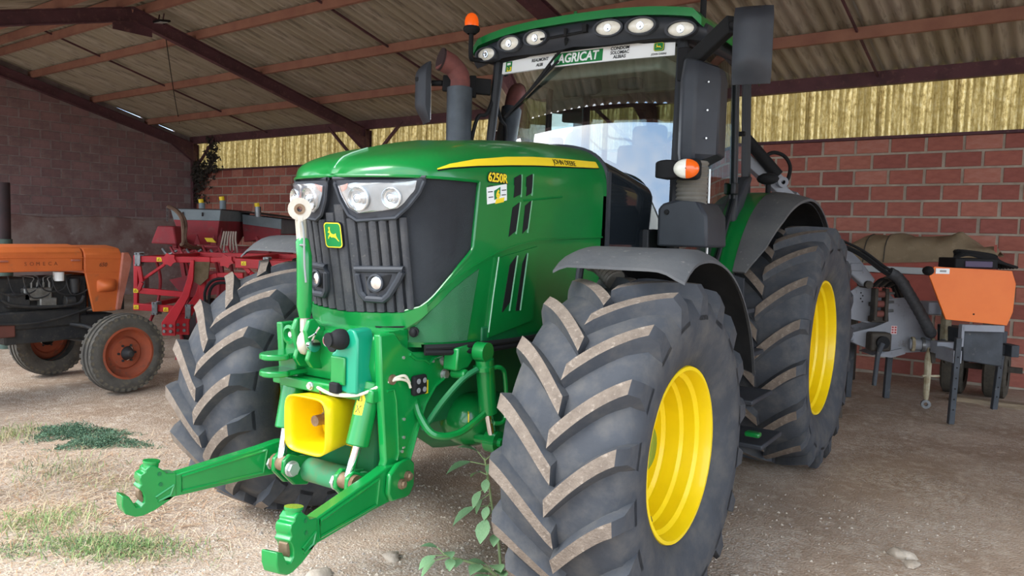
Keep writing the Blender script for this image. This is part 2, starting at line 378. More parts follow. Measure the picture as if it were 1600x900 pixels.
# sag rods and sheet joints between purlins
for bay in range(4):
    s = SL+3.16+bay*6.33
    b = B(); b.bar(S(s, 0.06, roof_z(0)-.05), S(s, RIDGE, roof_z(RIDGE)-.05), .022, .03); b.build('sag_rod', m_steel, ceiling)
for bay in range(4):
    s = SL+6.33*bay
    for (t0, t1) in ((0, RIDGE), (EAVE, RIDGE)):
        b = B(); D = .20
        z0, z1 = roof_z(t0)-.15-D/2, roof_z(t1)-.15-D/2
        so_ = .1 if bay == 0 else 0
        up_ = (0, 0, 1)
        b.bar(S(s+so_, t0, z0), S(s+so_, t1, z1), .012, D, upv=up_)
        b.bar(S(s+so_, t0, z0+D/2), S(s+so_, t1, z1+D/2), .11, .014, upv=up_); b.bar(S(s+so_, t0, z0-D/2), S(s+so_, t1, z1-D/2), .11, .014, upv=up_)
        # haunch at the eaves
        sg = 1 if t0 < t1 else -1
        p0, p1, p2 = S(s+so_, t0, z0-D/2+.02), S(s+so_, t0+sg*.7, z0-D/2+.02+SLOPE*.7), S(s+so_, t0, z0-D/2-.28)
        b.add([p+E1*d for d in (-.05, .05) for p in (p0, p1, p2)], [(0, 1, 2), (5, 4, 3), (0, 3, 4, 1), (1, 4, 5, 2), (2, 5, 3, 0)])
        b.build('rafter', m_steel, ceiling)
        b = B(); t0p = .02 if t0 == 0 else EAVE-.1
        b.bar(S(s+so_, t0p, 0), S(s+so_, t0p, z0+.1), .012, .18, upv=E2); b.bar(S(s+so_, t0p-.09, 0), S(s+so_, t0p-.09, z0+.1), .12, .014, upv=E2); b.bar(S(s+so_, t0p+.09, 0), S(s+so_, t0p+.09, z0+.1), .12, .014, upv=E2)
        if not (t0 != 0 and bay in (3,)): b.build('post', m_steel, ceiling)
        if t0 == 0:
            for sg in (-1, 1):
                if s+sg < SL: continue
                b = B(); b.bar(S(s+sg*1.08, .1, 3.75), S(s+sg*.25, .1, 3.05), .05, .05); b.build('brace', m_steel, ceiling)
    b = B(); b.bar(S(s, RIDGE-.3, roof_z(RIDGE)-.38), S(s, RIDGE+.3, roof_z(RIDGE)-.38), .014, .3); b.build('apex_plate', m_steel, ceiling)
b = B(); b.bar(S(SL, .03, 3.0), S(SR, .03, 3.0), .09, .035); b.build('cladding_rail', m_steel, ceiling)
# ------------------------------------------------------------------ the green tractor
# world axes follow the tractor: front axle at the origin, -Y forward, +X its left side
TR = thing('tractor', 'large green tractor with yellow wheels and a black fluted grille', 'tractor')
m_rub = mat('tyre_rubber', '3d4045', .75, col2='474a4f', scale=5, mix=(.35, .7), col3='5e5c59', scale3=9, mix3=(.45, .8), bump=.12, bscale=50, spec=.3)
m_lug = mat('dusty_lug_face', '807468', .95, col2='6b6056', scale=20, mix=(.35, .65), col3='94887b', scale3=55, bump=.35, bscale=120)
m_yel = mat('wheel_yellow', 'f7d60a', .42, col2='eccb08', scale=3, coat=.25)
m_grn = mat('tractor_green', '0a7a35', .28, col2='097031', scale=2, coat=.5)
m_hub = mat('dark_hub', '3a3a38', .6)
def tyre(name, cx, cy, R, hw, rimR, parent, nl, ph0):
    zc = R-.03
    prof = [(-.72*hw, rimR*1.0), (-.80*hw, rimR+.010), (-.90*hw, rimR+.07), (-.985*hw, rimR+(R-rimR)*.42), (-.985*hw, rimR+(R-rimR)*.62), (-.93*hw, R-.115), (-.86*hw, R-.078), (-.6*hw, R-.058), (0, R-.048),
            (.6*hw, R-.058), (.86*hw, R-.078), (.93*hw, R-.115), (.985*hw, rimR+(R-rimR)*.62), (.985*hw, rimR+(R-rimR)*.42), (.90*hw, rimR+.07), (.80*hw, rimR+.010), (.72*hw, rimR)]
    b = B(); b.lathe(prof, (0, 0, 0), (1, 0, 0), 72)
    t = b.build(name, m_rub, parent, ang=50); t.location = (cx, cy, zc)
    # lug: bar from the centre line to the shoulder, centre end leading
    def base_r(x):
        return interp([p[0] for p in prof[8:13]], [p[1] for p in prof[8:13]], x)
    def lug(sgn):
        b = B(); n = 11; rings = []
        sk = hw*1.0
        for i in range(n+1):
            q = i/n; x = lerp(-.045*hw, .985*hw, q)
            ph = -(.62*sk*(1-(1-min(q, 1))**1.35)*1.02)/R*1.35
            rb = base_r(max(x, 0))-.02
            top = lerp(R, R-.014, (x/hw)**2) if q < .93 else lerp(R-.013, R-.06, (q-.93)/.07)
            wt = lerp(.035, .030, q)*(R/.76)**.5; wb_ = wt+.024
            if i == 0: top -= .004
            rings.append((x, ph, rb, top, wt, wb_))
        vs = []; fs = []; mi = []
        for (x, ph, rb, top, wt, wb_) in rings:
            for (rr, dw) in ((rb, -wb_), (top, -wt), (top, wt), (rb, wb_)):
                a = ph+dw/rr; vs.append((sgn*x, rr*math.cos(a), rr*math.sin(a)))
        for i in range(n):
            for j in range(3):
                fs.append((i*4+j, i*4+j+1, (i+1)*4+j+1, (i+1)*4+j)); mi.append(1 if j == 1 and i < n-1 else 0)
        fs += [(0, 1, 2, 3), (n*4+3, n*4+2, n*4+1, n*4)]; mi += [0, 0]
        o = len(b.v); b.v = [Vector(v) for v in vs]; b.f = fs; b.m = mi
        return b.mesh('lug', [m_rub, m_lug], 40)
    ml, mr = lug(1), lug(-1)
    for k in range(nl):
        a = 2*math.pi*k/nl+ph0
        inst(ml, t, Matrix.Rotation(a, 4, 'X'), 'lug'); inst(mr, t, Matrix.Rotation(a+math.pi/nl, 4, 'X'), 'lug')
    return t
def rim(name, cx, cy, zc, r, hw, sgn, parent):
    o_ = hw*.75
    prof = [(o_+.0, r+.022), (o_+.012, r+.018), (o_+.012, r+.002), (o_-.012, r-.006), (o_-.045, r-.010), (o_-.06, r-.028), (o_-.115, r-.03), (o_-.13, r-.045), (o_-.20, r-.047), (o_-.215, r-.066), (-o_*.35, r-.07), (-o_*.45, r-.1),
            (-o_*.40, r*.62), (-o_*.28, r*.52), (-o_*.28, .17), (-o_*.2, .15), (-o_*.2, 0.001)]
    back = [(-o_-.045, r+.03), (-o_-.06, r+.012), (-o_+.05, r-.01), (-o_+.1, r-.04), (-o_*.42, r-.05)]
    b = B(); b.lathe([(sgn*a, q) for a, q in prof], (0, 0, 0), (1, 0, 0), 56); b.lathe([(sgn*a, q) for a, q in back], (0, 0, 0), (1, 0, 0), 56)
    t = b.build(name, m_yel, parent, ang=30); t.location = (cx, cy, zc)
    h = B(); h.lathe([(sgn*a, q) for a, q in ((-o_*.2, .14), (-o_*.2+.10, .13), (-o_*.2+.12, .1), (-o_*.2+.12, .001))], (0, 0, 0), (1, 0, 0), 24)
    h.build('hub', m_grn, t)
    for k in range(10):
        a = 2*math.pi*k/10; n_ = B(); p = Vector((sgn*(-o_*.28), .2*math.cos(a), .2*math.sin(a))); n_.cyl(p, p+Vector((sgn*.03, 0, 0)), .016, 6); n_.build('wheel_nut', m_hub, t)
    v = B(); a = math.radians(-118 if sgn > 0 else 30); rr = r-.04
    p = Vector((sgn*(o_-.14), -rr*.35, -rr*.93)); v.cyl(p, p+Vector((sgn*.05, .02, .02)), .008, 8); v.cyl(p+Vector((sgn*.05, .02, .02)), p+Vector((sgn*.06, .024, .024)), .013, 8); v.build('valve', m_hub, t)
    return t
RF, HF, RR_, HR = .76, .30, .907, .318
for sg in (1, -1):
    tyre('front_tyre', sg*1.09, 0, RF, HF, .385, TR, 18, .108)
    rim('front_rim', sg*1.09, 0, RF-.03, .368, HF, sg, TR)
    tyre('rear_tyre', sg*1.03, 2.9, RR_, HR, .50, TR, 18, .0)
    rim('rear_rim', sg*1.03, 2.9, RR_-.03, .484, HR, sg, TR)
# ---- bonnet and nose surface: u runs along the plan outline from the centre line, z is height
PL = [(0, -.812), (.1, -.806), (.2, -.787), (.29, -.752), (.36, -.703), (.41, -.64), (.44, -.55), (.455, -.42), (.462, -.2), (.468, .1), (.475, .5), (.48, .9), (.485, 1.3)]
CU = [0]
for a, b_ in zip(PL, PL[1:]): CU.append(CU[-1]+math.hypot(b_[0]-a[0], b_[1]-a[1]))
ZCY = [-.812, -.79, -.746, -.696, -.555, -.243, .1, .5, .95]; ZCZ = [1.9, 1.945, 1.979, 2.0, 2.046, 2.115, 2.155, 2.19, 2.205]
HE = 3.0
def N0(u, z):
    s = 1 if u >= 0 else -1; a = abs(u)
    x = interp(CU, [q[0] for q in PL], a); y = interp(CU, [q[1] for q in PL], a)
    k = min(1, max(0, (-.25-y)/.35)); dz = max(0, 1.9-z)
    if z > 1.9:
        zc = interp(ZCY, ZCZ, y); q = min(1, (z-1.9)/max(1e-4, zc-1.9)); x *= max(0, 1-q**HE)**(1/HE)
    return Vector((s*x*(1-.03*dz), y+.17*dz*k, z))
def NN(u, z, off=0):
    p = N0(u, z)
    if not off: return p
    e = .004; a = N0(u+e, z)-N0(u-e, z); b = N0(u, z+e)-N0(u, z-e)
    n = a.cross(b); n.normalize()
    return p+n*off
def poly_row(poly, z):
    xs = []
    n = len(poly)
    for i in range(n):
        (u0, z0), (u1, z1) = poly[i], poly[(i+1) % n]
        if (z0 <= z <= z1 or z1 <= z <= z0) and z0 != z1: xs.append(u0+(u1-u0)*(z-z0)/(z1-z0))
    return (min(xs), max(xs)) if xs else None
def npatch(b, poly, o0, o1, nu=8, nv=8, mi=0, mirror=False):
    zs = [q[1] for q in poly]; z0, z1 = min(zs)+1e-4, max(zs)-1e-4
    sg = -1 if mirror else 1
    def fn(u, v, w_):
        z = lerp(z0, z1, v); l, r = poly_row(poly, z)
        return NN(sg*lerp(l, r, u), z, o1 if w_ else o0)
    return b.slab(fn, nu, nv, mi)
m_blk = mat('black_plastic', '2c2f35', .55, col2='363a40', scale=4)
m_dblk = mat('deep_black', '101113', .8)
m_gril = mat('dusty_grille', '34363a', .7, col2='4a4a4a', scale=7, mix=(.4, .75), col3='5a5853', scale3=60, mix3=(.6, .75), bump=.2, bscale=150)
m_mesh = mat('perforated_mesh', '25282d', .65, col2='2f3338', scale=5, bump=.6, bscale=420)
m_gmesh = mat('green_mesh', '2d7346', .6, col2='336f49', scale=9, bump=.5, bscale=420)
m_sil = mat('reflector', 'e8eaec', .16, 1)
m_chr = mat('chrome', 'd8dadc', .12, 1)
m_zinc = mat('zinc', 'c4c6c4', .35, .7)
m_white = mat('decal_white', 'eef0ee', .5)
m_decy = mat('decal_yellow', 'f4d52a', .5)
m_ink = mat('decal_ink', '14171a', .5)
m_decg = mat('decal_green', '0f7a3a', .5)
def glass(name, tint, refl, rough=0.0, base=.0):
    m = bpy.data.materials.new(name); m.use_nodes = True; t = m.node_tree; n = t.nodes; n.remove(n['Principled BSDF'])
    tr = n.new('ShaderNodeBsdfTransparent'); tr.inputs['Color'].default_value = (*tint, 1)
    gl = n.new('ShaderNodeBsdfGlossy'); gl.inputs['Roughness'].default_value = rough; gl.inputs['Color'].default_value = (.95, .97, 1, 1)
    fr = n.new('ShaderNodeFresnel'); fr.inputs['IOR'].default_value = 1.5
    ma = n.new('ShaderNodeMath'); ma.operation = 'MULTIPLY_ADD'; ma.inputs[1].default_value = refl; ma.inputs[2].default_value = base; ma.use_clamp = True
    mx = n.new('ShaderNodeMixShader'); t.links.new(fr.outputs[0], ma.inputs[0]); t.links.new(ma.outputs[0], mx.inputs[0]); t.links.new(tr.outputs[0], mx.inputs[1]); t.links.new(gl.outputs[0], mx.inputs[2]); t.links.new(mx.outputs[0], n['Material Output'].inputs['Surface'])
    return m
m_ws = glass('windscreen_glass', (.62, .70, .66), 1.6, 0, .12)
m_side = glass('side_glass', (.45, .52, .48), 1.8, 0, .10)
m_lens = glass('clear_lens', (.95, .95, .95), .6)
# bonnet
hb = B()
NY = 34
def hood(u, v):
    y = lerp(-.811, .86, v**1.6) if v > 0 else -.8119
    a = lerp(0, math.pi, u); w_ = interp([q[1] for q in PL], [q[0] for q in PL], y); zc = interp(ZCY, ZCZ, y)
    c, s_ = math.cos(a), math.sin(a)
    x = w_*(abs(c)**(2/HE))*(1 if c > 0 else -1); z = 1.9+(zc-1.9)*(abs(s_)**(2/HE))
    cr = .012*max(0, 1-abs(x)/.03)*(1-min(1, max(0, (y+.4)/.3))) if y < -.1 else 0
    return Vector((x, y, z+cr))
hb.grid(hood, 36, NY)
bon = hb.build('bonnet', m_grn, TR, ang=50)
lip = B(); lip.tube([NN(u*.02, 1.902, .004) for u in range(-37, 38)], .007, 6); lip.build('bonnet_lip', m_grn, bon)
cl = B(); cl.tube([(0, y, interp(ZCY, ZCZ, y)+.012) for y in (-.8, -.77, -.746, -.72, -.696, -.65, -.6)], .004, 6); cl.build('bonnet_crease', mat('pale_edge', '9fc9ab', .5), bon)  # pale tube draws the highlight along the crease as colour
# yellow stripe + lettering
st_u = [.496, .57, .748, .998, 1.219, 1.5, 1.83, 1.905]; st_t = [1.94, 1.965, 2.001, 2.035, 2.056, 2.074, 2.088, 2.092]
st_b = [1.936, 1.95, 1.972, 1.996, 2.014, 2.032, 2.052, 2.058]
for sg in (1, -1):
    s_ = B(); s_.slab(lambda u, v, w_: NN(sg*lerp(.5, 1.9, u), lerp(interp(st_u, st_b, lerp(.5, 1.9, u))-.0, interp(st_u, st_t, lerp(.5, 1.9, u)), v), .003 if w_ else .0), 40, 3)
    stripe = s_.build('stripe', m_decy, bon)
    s_ = B(); s_.tube([NN(sg*lerp(.5, 1.9, i/30), interp(st_u, st_b, lerp(.5, 1.9, i/30))-.004, .002) for i in range(31)], .003, 5); s_.build('stripe_edge', m_ink, bon)
p = NN(1.52, 2.051, .005); text('lettering', 'JOHN DEERE', .040, m_ink, bon, basis(p, N0(1.58, 2.053)-N0(1.46, 2.049), (-.48, 0, 1)), .0006, stretch=1.0)
# side panels of the bonnet
BE_Z = [1.30, 1.324, 1.343, 1.377, 1.456, 1.523, 1.597, 1.798, 1.90]; BE_U = [.2, .295, .369, .418, .497, .585, .695, .733, .748]
LB_U = [0, .294, .379, .467, .581, .705, .902, 1.069, 1.249, 1.58, 1.93]; LB_Z = [1.25, 1.262, 1.321, 1.411, 1.472, 1.521, 1.578, 1.614, 1.64, 1.649, 1.659]
g = B(); g.grid(lambda u, v: NN(lerp(-1, 1, u)*interp(BE_Z, BE_U, lerp(1.30, 1.9, v)), lerp(1.30, 1.9, v), -.01), 40, 20)
grille = g.build('grille', m_mesh, TR)
for sg in (1, -1):
    g = B()
    def sp(u, v, w_):
        z = lerp(1.30, 1.902, v); l = interp(BE_Z, BE_U, z); r = 1.92 if z > 1.659 else interp(LB_Z, LB_U, z)
        return NN(sg*lerp(l, max(r, l+.01), u), z, .004 if w_ else -.02)
    g.slab(sp, 40, 26)
    sidep = g.build('side_panel', m_grn, TR, ang=40)
    e = B(); e.tube([NN(sg*interp(BE_Z, BE_U, lerp(1.32, 1.9, i/24)), lerp(1.32, 1.9, i/24), .004) for i in range(25)], .006, 6); e.build('panel_edge', m_grn, sidep)
    sm = B(); sm.tube([NN(sg*u, z+.006, .003) for u, z in zip(LB_U[2:], LB_Z[2:])], .005, 6); sm.build('panel_edge', m_grn, sidep)
    if sg == 1: SP = sidep
    for k, pl in enumerate(([(1.025, 1.95), (1.078, 1.958), (1.075, 1.849), (1.017, 1.844)], [(1.129, 1.964), (1.179, 1.968), (1.168, 1.861), (1.123, 1.856)], [(1.016, 1.82), (1.07, 1.825), (1.043, 1.67), (.987, 1.657)], [(1.12, 1.833), (1.17, 1.838), (1.143, 1.677), (1.102, 1.674)])):
        v_ = B(); npatch(v_, pl, -.01, .006, 3, 6, mirror=sg < 0); v_.build('vent_slot_patch', m_dblk, sidep)  # raised dark patch paints the shade inside a slot
        v_ = B(); (u1, z1), (u2, z2) = pl[1], pl[2]; v_.tube([NN(sg*(u1+.008), z1, .004), NN(sg*(u2+.008), z2, .004)], .007, 6); v_.build('vent_rib', m_grn, sidep)
    fb = B(); fb.tube([NN(sg*(1.1+i*.04), 1.835+.004*i, .004) for i in range(10)], .006, 6); fb.build('vent_rib', m_grn, sidep)
    # lower panel under the seam
    g = B()
    def lp(u, v, w_):
        z = lerp(1.175, 1.66, v); l = .30 if z < 1.262 else interp(LB_Z, LB_U, z)
        return NN(sg*lerp(l, 1.93, u), z, -.006 if w_ else -.03)
    g.slab(lp, 40, 20); lowp = g.build('lower_panel', m_grn, TR, ang=40)
    q = B(); npatch(q, [(.303, 1.185), (.318, 1.235), (.402, 1.314), (.524, 1.413), (.64, 1.465), (.755, 1.508), (.634, 1.185)], -.01, .0, 12, 14, mirror=sg < 0); q.build('mesh_panel', m_gmesh, lowp)
    q = B(); npatch(q, [(.92, 1.56), (1.25, 1.612), (1.222, 1.213), (.845, 1.185)], -.01, .008, 10, 8, mirror=sg < 0); vp = q.build('vent_panel', m_grn, lowp)
    q = B(); q.tube([NN(sg*.913, 1.562, .006), NN(sg*.88, 1.38, .006), NN(sg*.851, 1.21, .006)], .003, 6); q.build('panel_edge', mat('pale_edge', '9fc9ab', .5), lowp)  # pale line along the panel edge
    for pl in ([(1.008, 1.559), (1.055, 1.567), (1.003, 1.3), (.95, 1.299)], [(1.116, 1.574), (1.143, 1.578), (1.095, 1.297), (1.064, 1.297)]):
        q = B(); npatch(q, pl, .0, .011, 3, 6, mirror=sg < 0); q.build('vent_slot_patch', m_dblk, lowp)  # slot depth is only dark colour on a raised patch
        q = B(); q.tube([NN(sg*(pl[1][0]+.008), pl[1][1], .01), NN(sg*(pl[2][0]+.008), pl[2][1], .01)], .007, 6); q.build('vent_rib', m_grn, lowp)
    q = B(); c_ = NN(sg*.335, 1.235, .0); n_ = (NN(sg*.335, 1.235, .03)-c_); q.cyl(c_, c_+n_*.7, .022, 12); q.ball(c_+n_*.7, (.014, .014, .02), 10); q.build('rubber_latch', m_dblk, lowp)
# bumper lip under the grille
g = B(); g.slab(lambda u, v, w_: NN(lerp(-.4, .4, u), lerp(interp([0, .294, .379, .41], [1.235, 1.245, 1.30, 1.33], abs(lerp(-.4, .4, u))), interp([0, .295, .369, .41], [1.305, 1.318, 1.345, 1.37], abs(lerp(-.4, .4, u))), v), .014 if w_ else -.05), 40, 4)
bump = g.build('grille_lip', m_grn, TR, ang=40)
g = B(); g.slab(lambda u, v, w_: NN(lerp(-.36, .36, u), lerp(1.16, 1.25, v), -.01 if w_ else -.08), 24, 3); g.build('front_valance', m_grn, TR, ang=40)
g = B(); npatch(g, [(.155, 1.258), (.30, 1.262), (.29, 1.25), (.165, 1.246)], .0, .016, 6, 2); g.build('lip_slot', m_dblk, bump)
# fluted ribs on the front of the grille
HLF = [(.016, 1.891), (.44, 1.900), (.406, 1.836), (.362, 1.781), (.302, 1.729), (.125, 1.714), (.083, 1.737), (.045, 1.8)]
edges = [-.385, -.335, -.285, -.235, -.185, -.135, -.075, -.012, .012+.04, .075+.035, .165, .215, .262, .308, .352]
for l, r in zip(edges, edges[1:]):
    c_ = (l+r)/2; d_ = (r-l)-.014
    ztop = 1.89
    for q in (l, c_, r):
        pr_ = [z for z in [1.70+.005*i for i in range(40)] if (poly_row(HLF, z) and poly_row(HLF, z)[0]-.006 < abs(q) < poly_row(HLF, z)[1]+.01)]
        if pr_: ztop = min(ztop, pr_[0])
    zb_ = interp([0, .295, .369, .41], [1.308, 1.322, 1.35, 1.37], abs(c_))
    rb = B(); rb.slab(lambda u, v, w_: NN(c_+d_*(u-.5)*(1 if w_ else 1.25), lerp(zb_, ztop, v), (.006+.007*math.sin(math.pi*u)) if w_ else -.012), 6, 6)
    rb.build('grille_rib', m_gril, grille)
# headlights
HLL = [(.05, 1.871), (.40, 1.886), (.387, 1.843), (.339, 1.788), (.306, 1.764), (.138, 1.747), (.098, 1.769), (.064, 1.824)]
m_bowl = mat('lamp_bowl', 'e4e8ea', .22, .9)
m_hlbg = mat('headlamp_reflector', 'bcc2c6', .3, .45, col2='a9b0b5', scale=9)
for sg in (1, -1):
    b = B(); npatch(b, HLF, -.012, .012, 16, 12, mirror=sg < 0); hl = b.build('headlight', m_blk, TR)
    rimp = [NN(sg*u, z, .014) for u, z in HLF]; b = B(); b.tube([rimp[i].lerp(rimp[(i+1) % 8], k/4) for i in range(8) for k in range(4)], .009, 6, closed=True); b.build('bezel', m_blk, hl)
    b = B(); npatch(b, HLL, .010, .016, 18, 12, mirror=sg < 0); b.build('reflector', m_hlbg, hl)
    for (u, z, r) in ((.15, 1.808, .052), (.298, 1.812, .044)):
        c_ = NN(sg*u, z, .012); n_ = (NN(sg*u, z, .05)-NN(sg*u, z, 0)).normalized()
        n_ = (n_+Vector((0, -.6, 0))).normalized()
        b = B(); b.lathe([(.004, r), (.018, r*1.02), (.020, r*.96), (.008, r*.80), (.004, r*.45), (.006, r*.4)], c_, n_, 24); b.lathe([(.006, r*.40), (.024, r*.36), (.026, r*.3), (.016, r*.28), (.014, 0.001)], c_, n_, 20); b.build('lamp_bowl', m_bowl, hl)
        b = B(); b.lathe([(.0245, r*.27), (.028, r*.16), (.029, .0005)], c_, n_, 14); b.build('lamp_bulb', m_hlbg, hl)
    b = B(); npatch(b, [(.09, 1.868), (.36, 1.882), (.2, 1.868), (.11, 1.852)], .016, .018, 10, 3, mirror=sg < 0); b.build('position_light', m_white, hl)
    b = B(); npatch(b, [(.052, 1.869), (.10, 1.871), (.085, 1.838), (.062, 1.836)], .016, .018, 4, 3, mirror=sg < 0); b.build('side_reflector', mat('pale_red', 'd79a8e', .4), hl)
    b = B(); npatch(b, HLL, .026, .028, 18, 12, mirror=sg < 0); b.build('lens', m_lens, hl)
    # lower work lamp in its scoop
    FG = [(.092, 1.504), (.315, 1.510), (.293, 1.464), (.243, 1.397), (.215, 1.375), (.13, 1.375), (.104, 1.402)]
    b = B(); npatch(b, FG, -.01, .012, 12, 10, mirror=sg < 0); fg = b.build('work_lamp', m_blk, TR)
    rimp = [NN(sg*u, z, .018) for u, z in FG]; b = B(); b.tube([rimp[i].lerp(rimp[(i+1) % 7], k/4) for i in range(7) for k in range(4)], .016, 8, closed=True); b.build('lamp_surround', m_blk, fg)
    b = B(); npatch(b, [(.135, 1.482), (.262, 1.486), (.24, 1.44), (.205, 1.405), (.15, 1.402)], .011, .015, 8, 6, mirror=sg < 0); b.build('lamp_recess', m_dblk, fg)
    c_ = NN(sg*.187, 1.446, .012); n_ = Vector((sg*.2, -1, 0)).normalized()
    b = B(); b.lathe([(0, .040), (.012, .040), (.014, .032), (.006, .030), (.004, .001)], c_, n_, 24, mi=0); b.build('lamp_ring', m_blk, fg)
    b = B(); b.lathe([(.006, .030), (.010, .02), (.013, .001)], c_, n_, 20); b.build('lamp_lens', m_sil, fg)
# badge with leaping deer
DEER = [(-.72, .30), (-.60, .42), (-.52, .44), (-.50, .62), (-.62, .80), (-.52, .74), (-.50, .90), (-.44, .72), (-.34, .88), (-.38, .66), (-.42, .52), (-.34, .40), (-.30, .22), (-.05, .10), (.28, .08), (.44, .20), (.50, .12), (.48, -.02), (.62, -.30), (.92, -.66), (.80, -.62), (.46, -.34), (.30, -.26), (.02, -.22), (-.20, -.26), (-.42, -.10), (-.56, -.16), (-.72, -.42), (-.74, -.30), (-.60, -.02), (-.46, .06), (-.48, .26), (-.62, .24)]
def badge(parent, Mx, W, H, nm='badge', bgm=None, figm=None, rimm=None):
    def rr(w_, h_, r, n=5):
        out = []
        for (cx, cy, a0) in ((w_-r, h_-r, 0), (-w_+r, h_-r, 90), (-w_+r, -h_+r, 180), (w_-r, -h_+r, 270)):
            for i in range(n+1): a = math.radians(a0+90*i/n); out.append((cx+r*math.cos(a), cy+r*math.sin(a)))
        return out
    b = B(); b.prism(rr(W, H, W*.35), 'z', 0, .012); o = b.build(nm, rimm or m_ink, parent); o.matrix_local = Mx
    b = B(); b.prism(rr(W*.95, H*.955, W*.33), 'z', .0115, .0125); b.build('badge_border', figm or m_decy, o)
    b = B(); b.prism(rr(W*.86, H*.88, W*.28), 'z', .012, .0132); b.build('badge_field', bgm or m_decg, o)
    b = B(); b.prism([(x*W*.72, y*H*.72) for x, y in DEER], 'z', .0125, .0148); b.build('badge_deer', figm or m_decy, o)
    return o
p = NN(-.012, 1.65, .012); badge(TR, basis(p, (1, .04, 0), (0, -.17, 1)), .053, .058)
# number and sticker on the side panel
def side_text(s, u, z, h, m, parent, depth=.0015, bold=.0, align='CENTER', stretch=1, off=.006, tilt=0, nm='lettering', shear=0):
    return text(nm, s, h, m, parent, basis(NN(u, z, off), N0(u+.05, z+tilt)-N0(u-.05, z-tilt), (0, 0, 1)), depth, align, stretch, bold, shear)
side_text('6250R', .882, 1.926, .058, m_ink, SP, .0012, .0045, stretch=.98)
side_text('6250R', .882, 1.926, .058, m_decy, SP, .003, .001, stretch=.98, off=.0065)
q = B(); npatch(q, [(.80, 1.895), (.955, 1.905), (.962, 1.822), (.808, 1.803)], .003, .006, 4, 4); stk = q.build('dealer_sticker', m_white, SP)
q = B(); npatch(q, [(.855, 1.885), (.905, 1.888), (.907, 1.83), (.862, 1.825)], .005, .0066, 3, 3); q.build('sticker_print', m_decg, stk)
q = B(); npatch(q, [(.875, 1.835), (.94, 1.842), (.935, 1.815), (.87, 1.808)], .005, .0068, 3, 3); q.build('sticker_print', m_decy, stk)
side_text('6', .888, 1.852, .05, m_decy, stk, .0008, .003, off=.0066)
for du, dz in ((-.055, .03), (-.055, .004), (-.05, -.02), (.05, .018), (.05, -.004)):
    q = B(); c_ = (.884+du, 1.857+dz); npatch(q, [(c_[0]-.018, c_[1]+.003), (c_[0]+.018, c_[1]+.004), (c_[0]+.018, c_[1]-.003), (c_[0]-.018, c_[1]-.004)], .005, .0066, 2, 2); q.build('sticker_print', m_ink, stk)
# glossy black shroud between bonnet and cab
m_gloss = mat('gloss_black', '1b2126', .06, col2='20262b', scale=2, coat=1.0)
g = B()
def shroud(u, v):
    y = lerp(.86, 1.34, v); w_ = lerp(.483, .60, v**1.2); zt = lerp(2.17, 2.02, v**1.4)
    a = lerp(-.18, math.pi+.18, u); c, s_ = math.cos(a), math.sin(a)
    x = w_*(abs(c)**.5)*(1 if c > 0 else -1); z = lerp(1.9, 1.86, v)+(zt-lerp(1.9, 1.86, v))*(abs(s_)**.66) if s_ > 0 else 1.6
    if u < .04 or u > .96: z = 1.6; x = w_*(1 if u < .5 else -1)
    return Vector((x, y, z))
g.grid(shroud, 40, 8); g.build('cab_shroud', m_gloss, TR, ang=40)
g = B(); g.tube([hood(i/24, 1)+Vector((0, .012, 0)) for i in range(25)], .016, 6); g.build('bonnet_seal', m_blk, TR)
g = B()
for sg in (1, -1): g.b2((sg*.478, .855, 1.6), (sg*.493, .885, 2.04))
g.build('bonnet_seal', m_blk, TR)
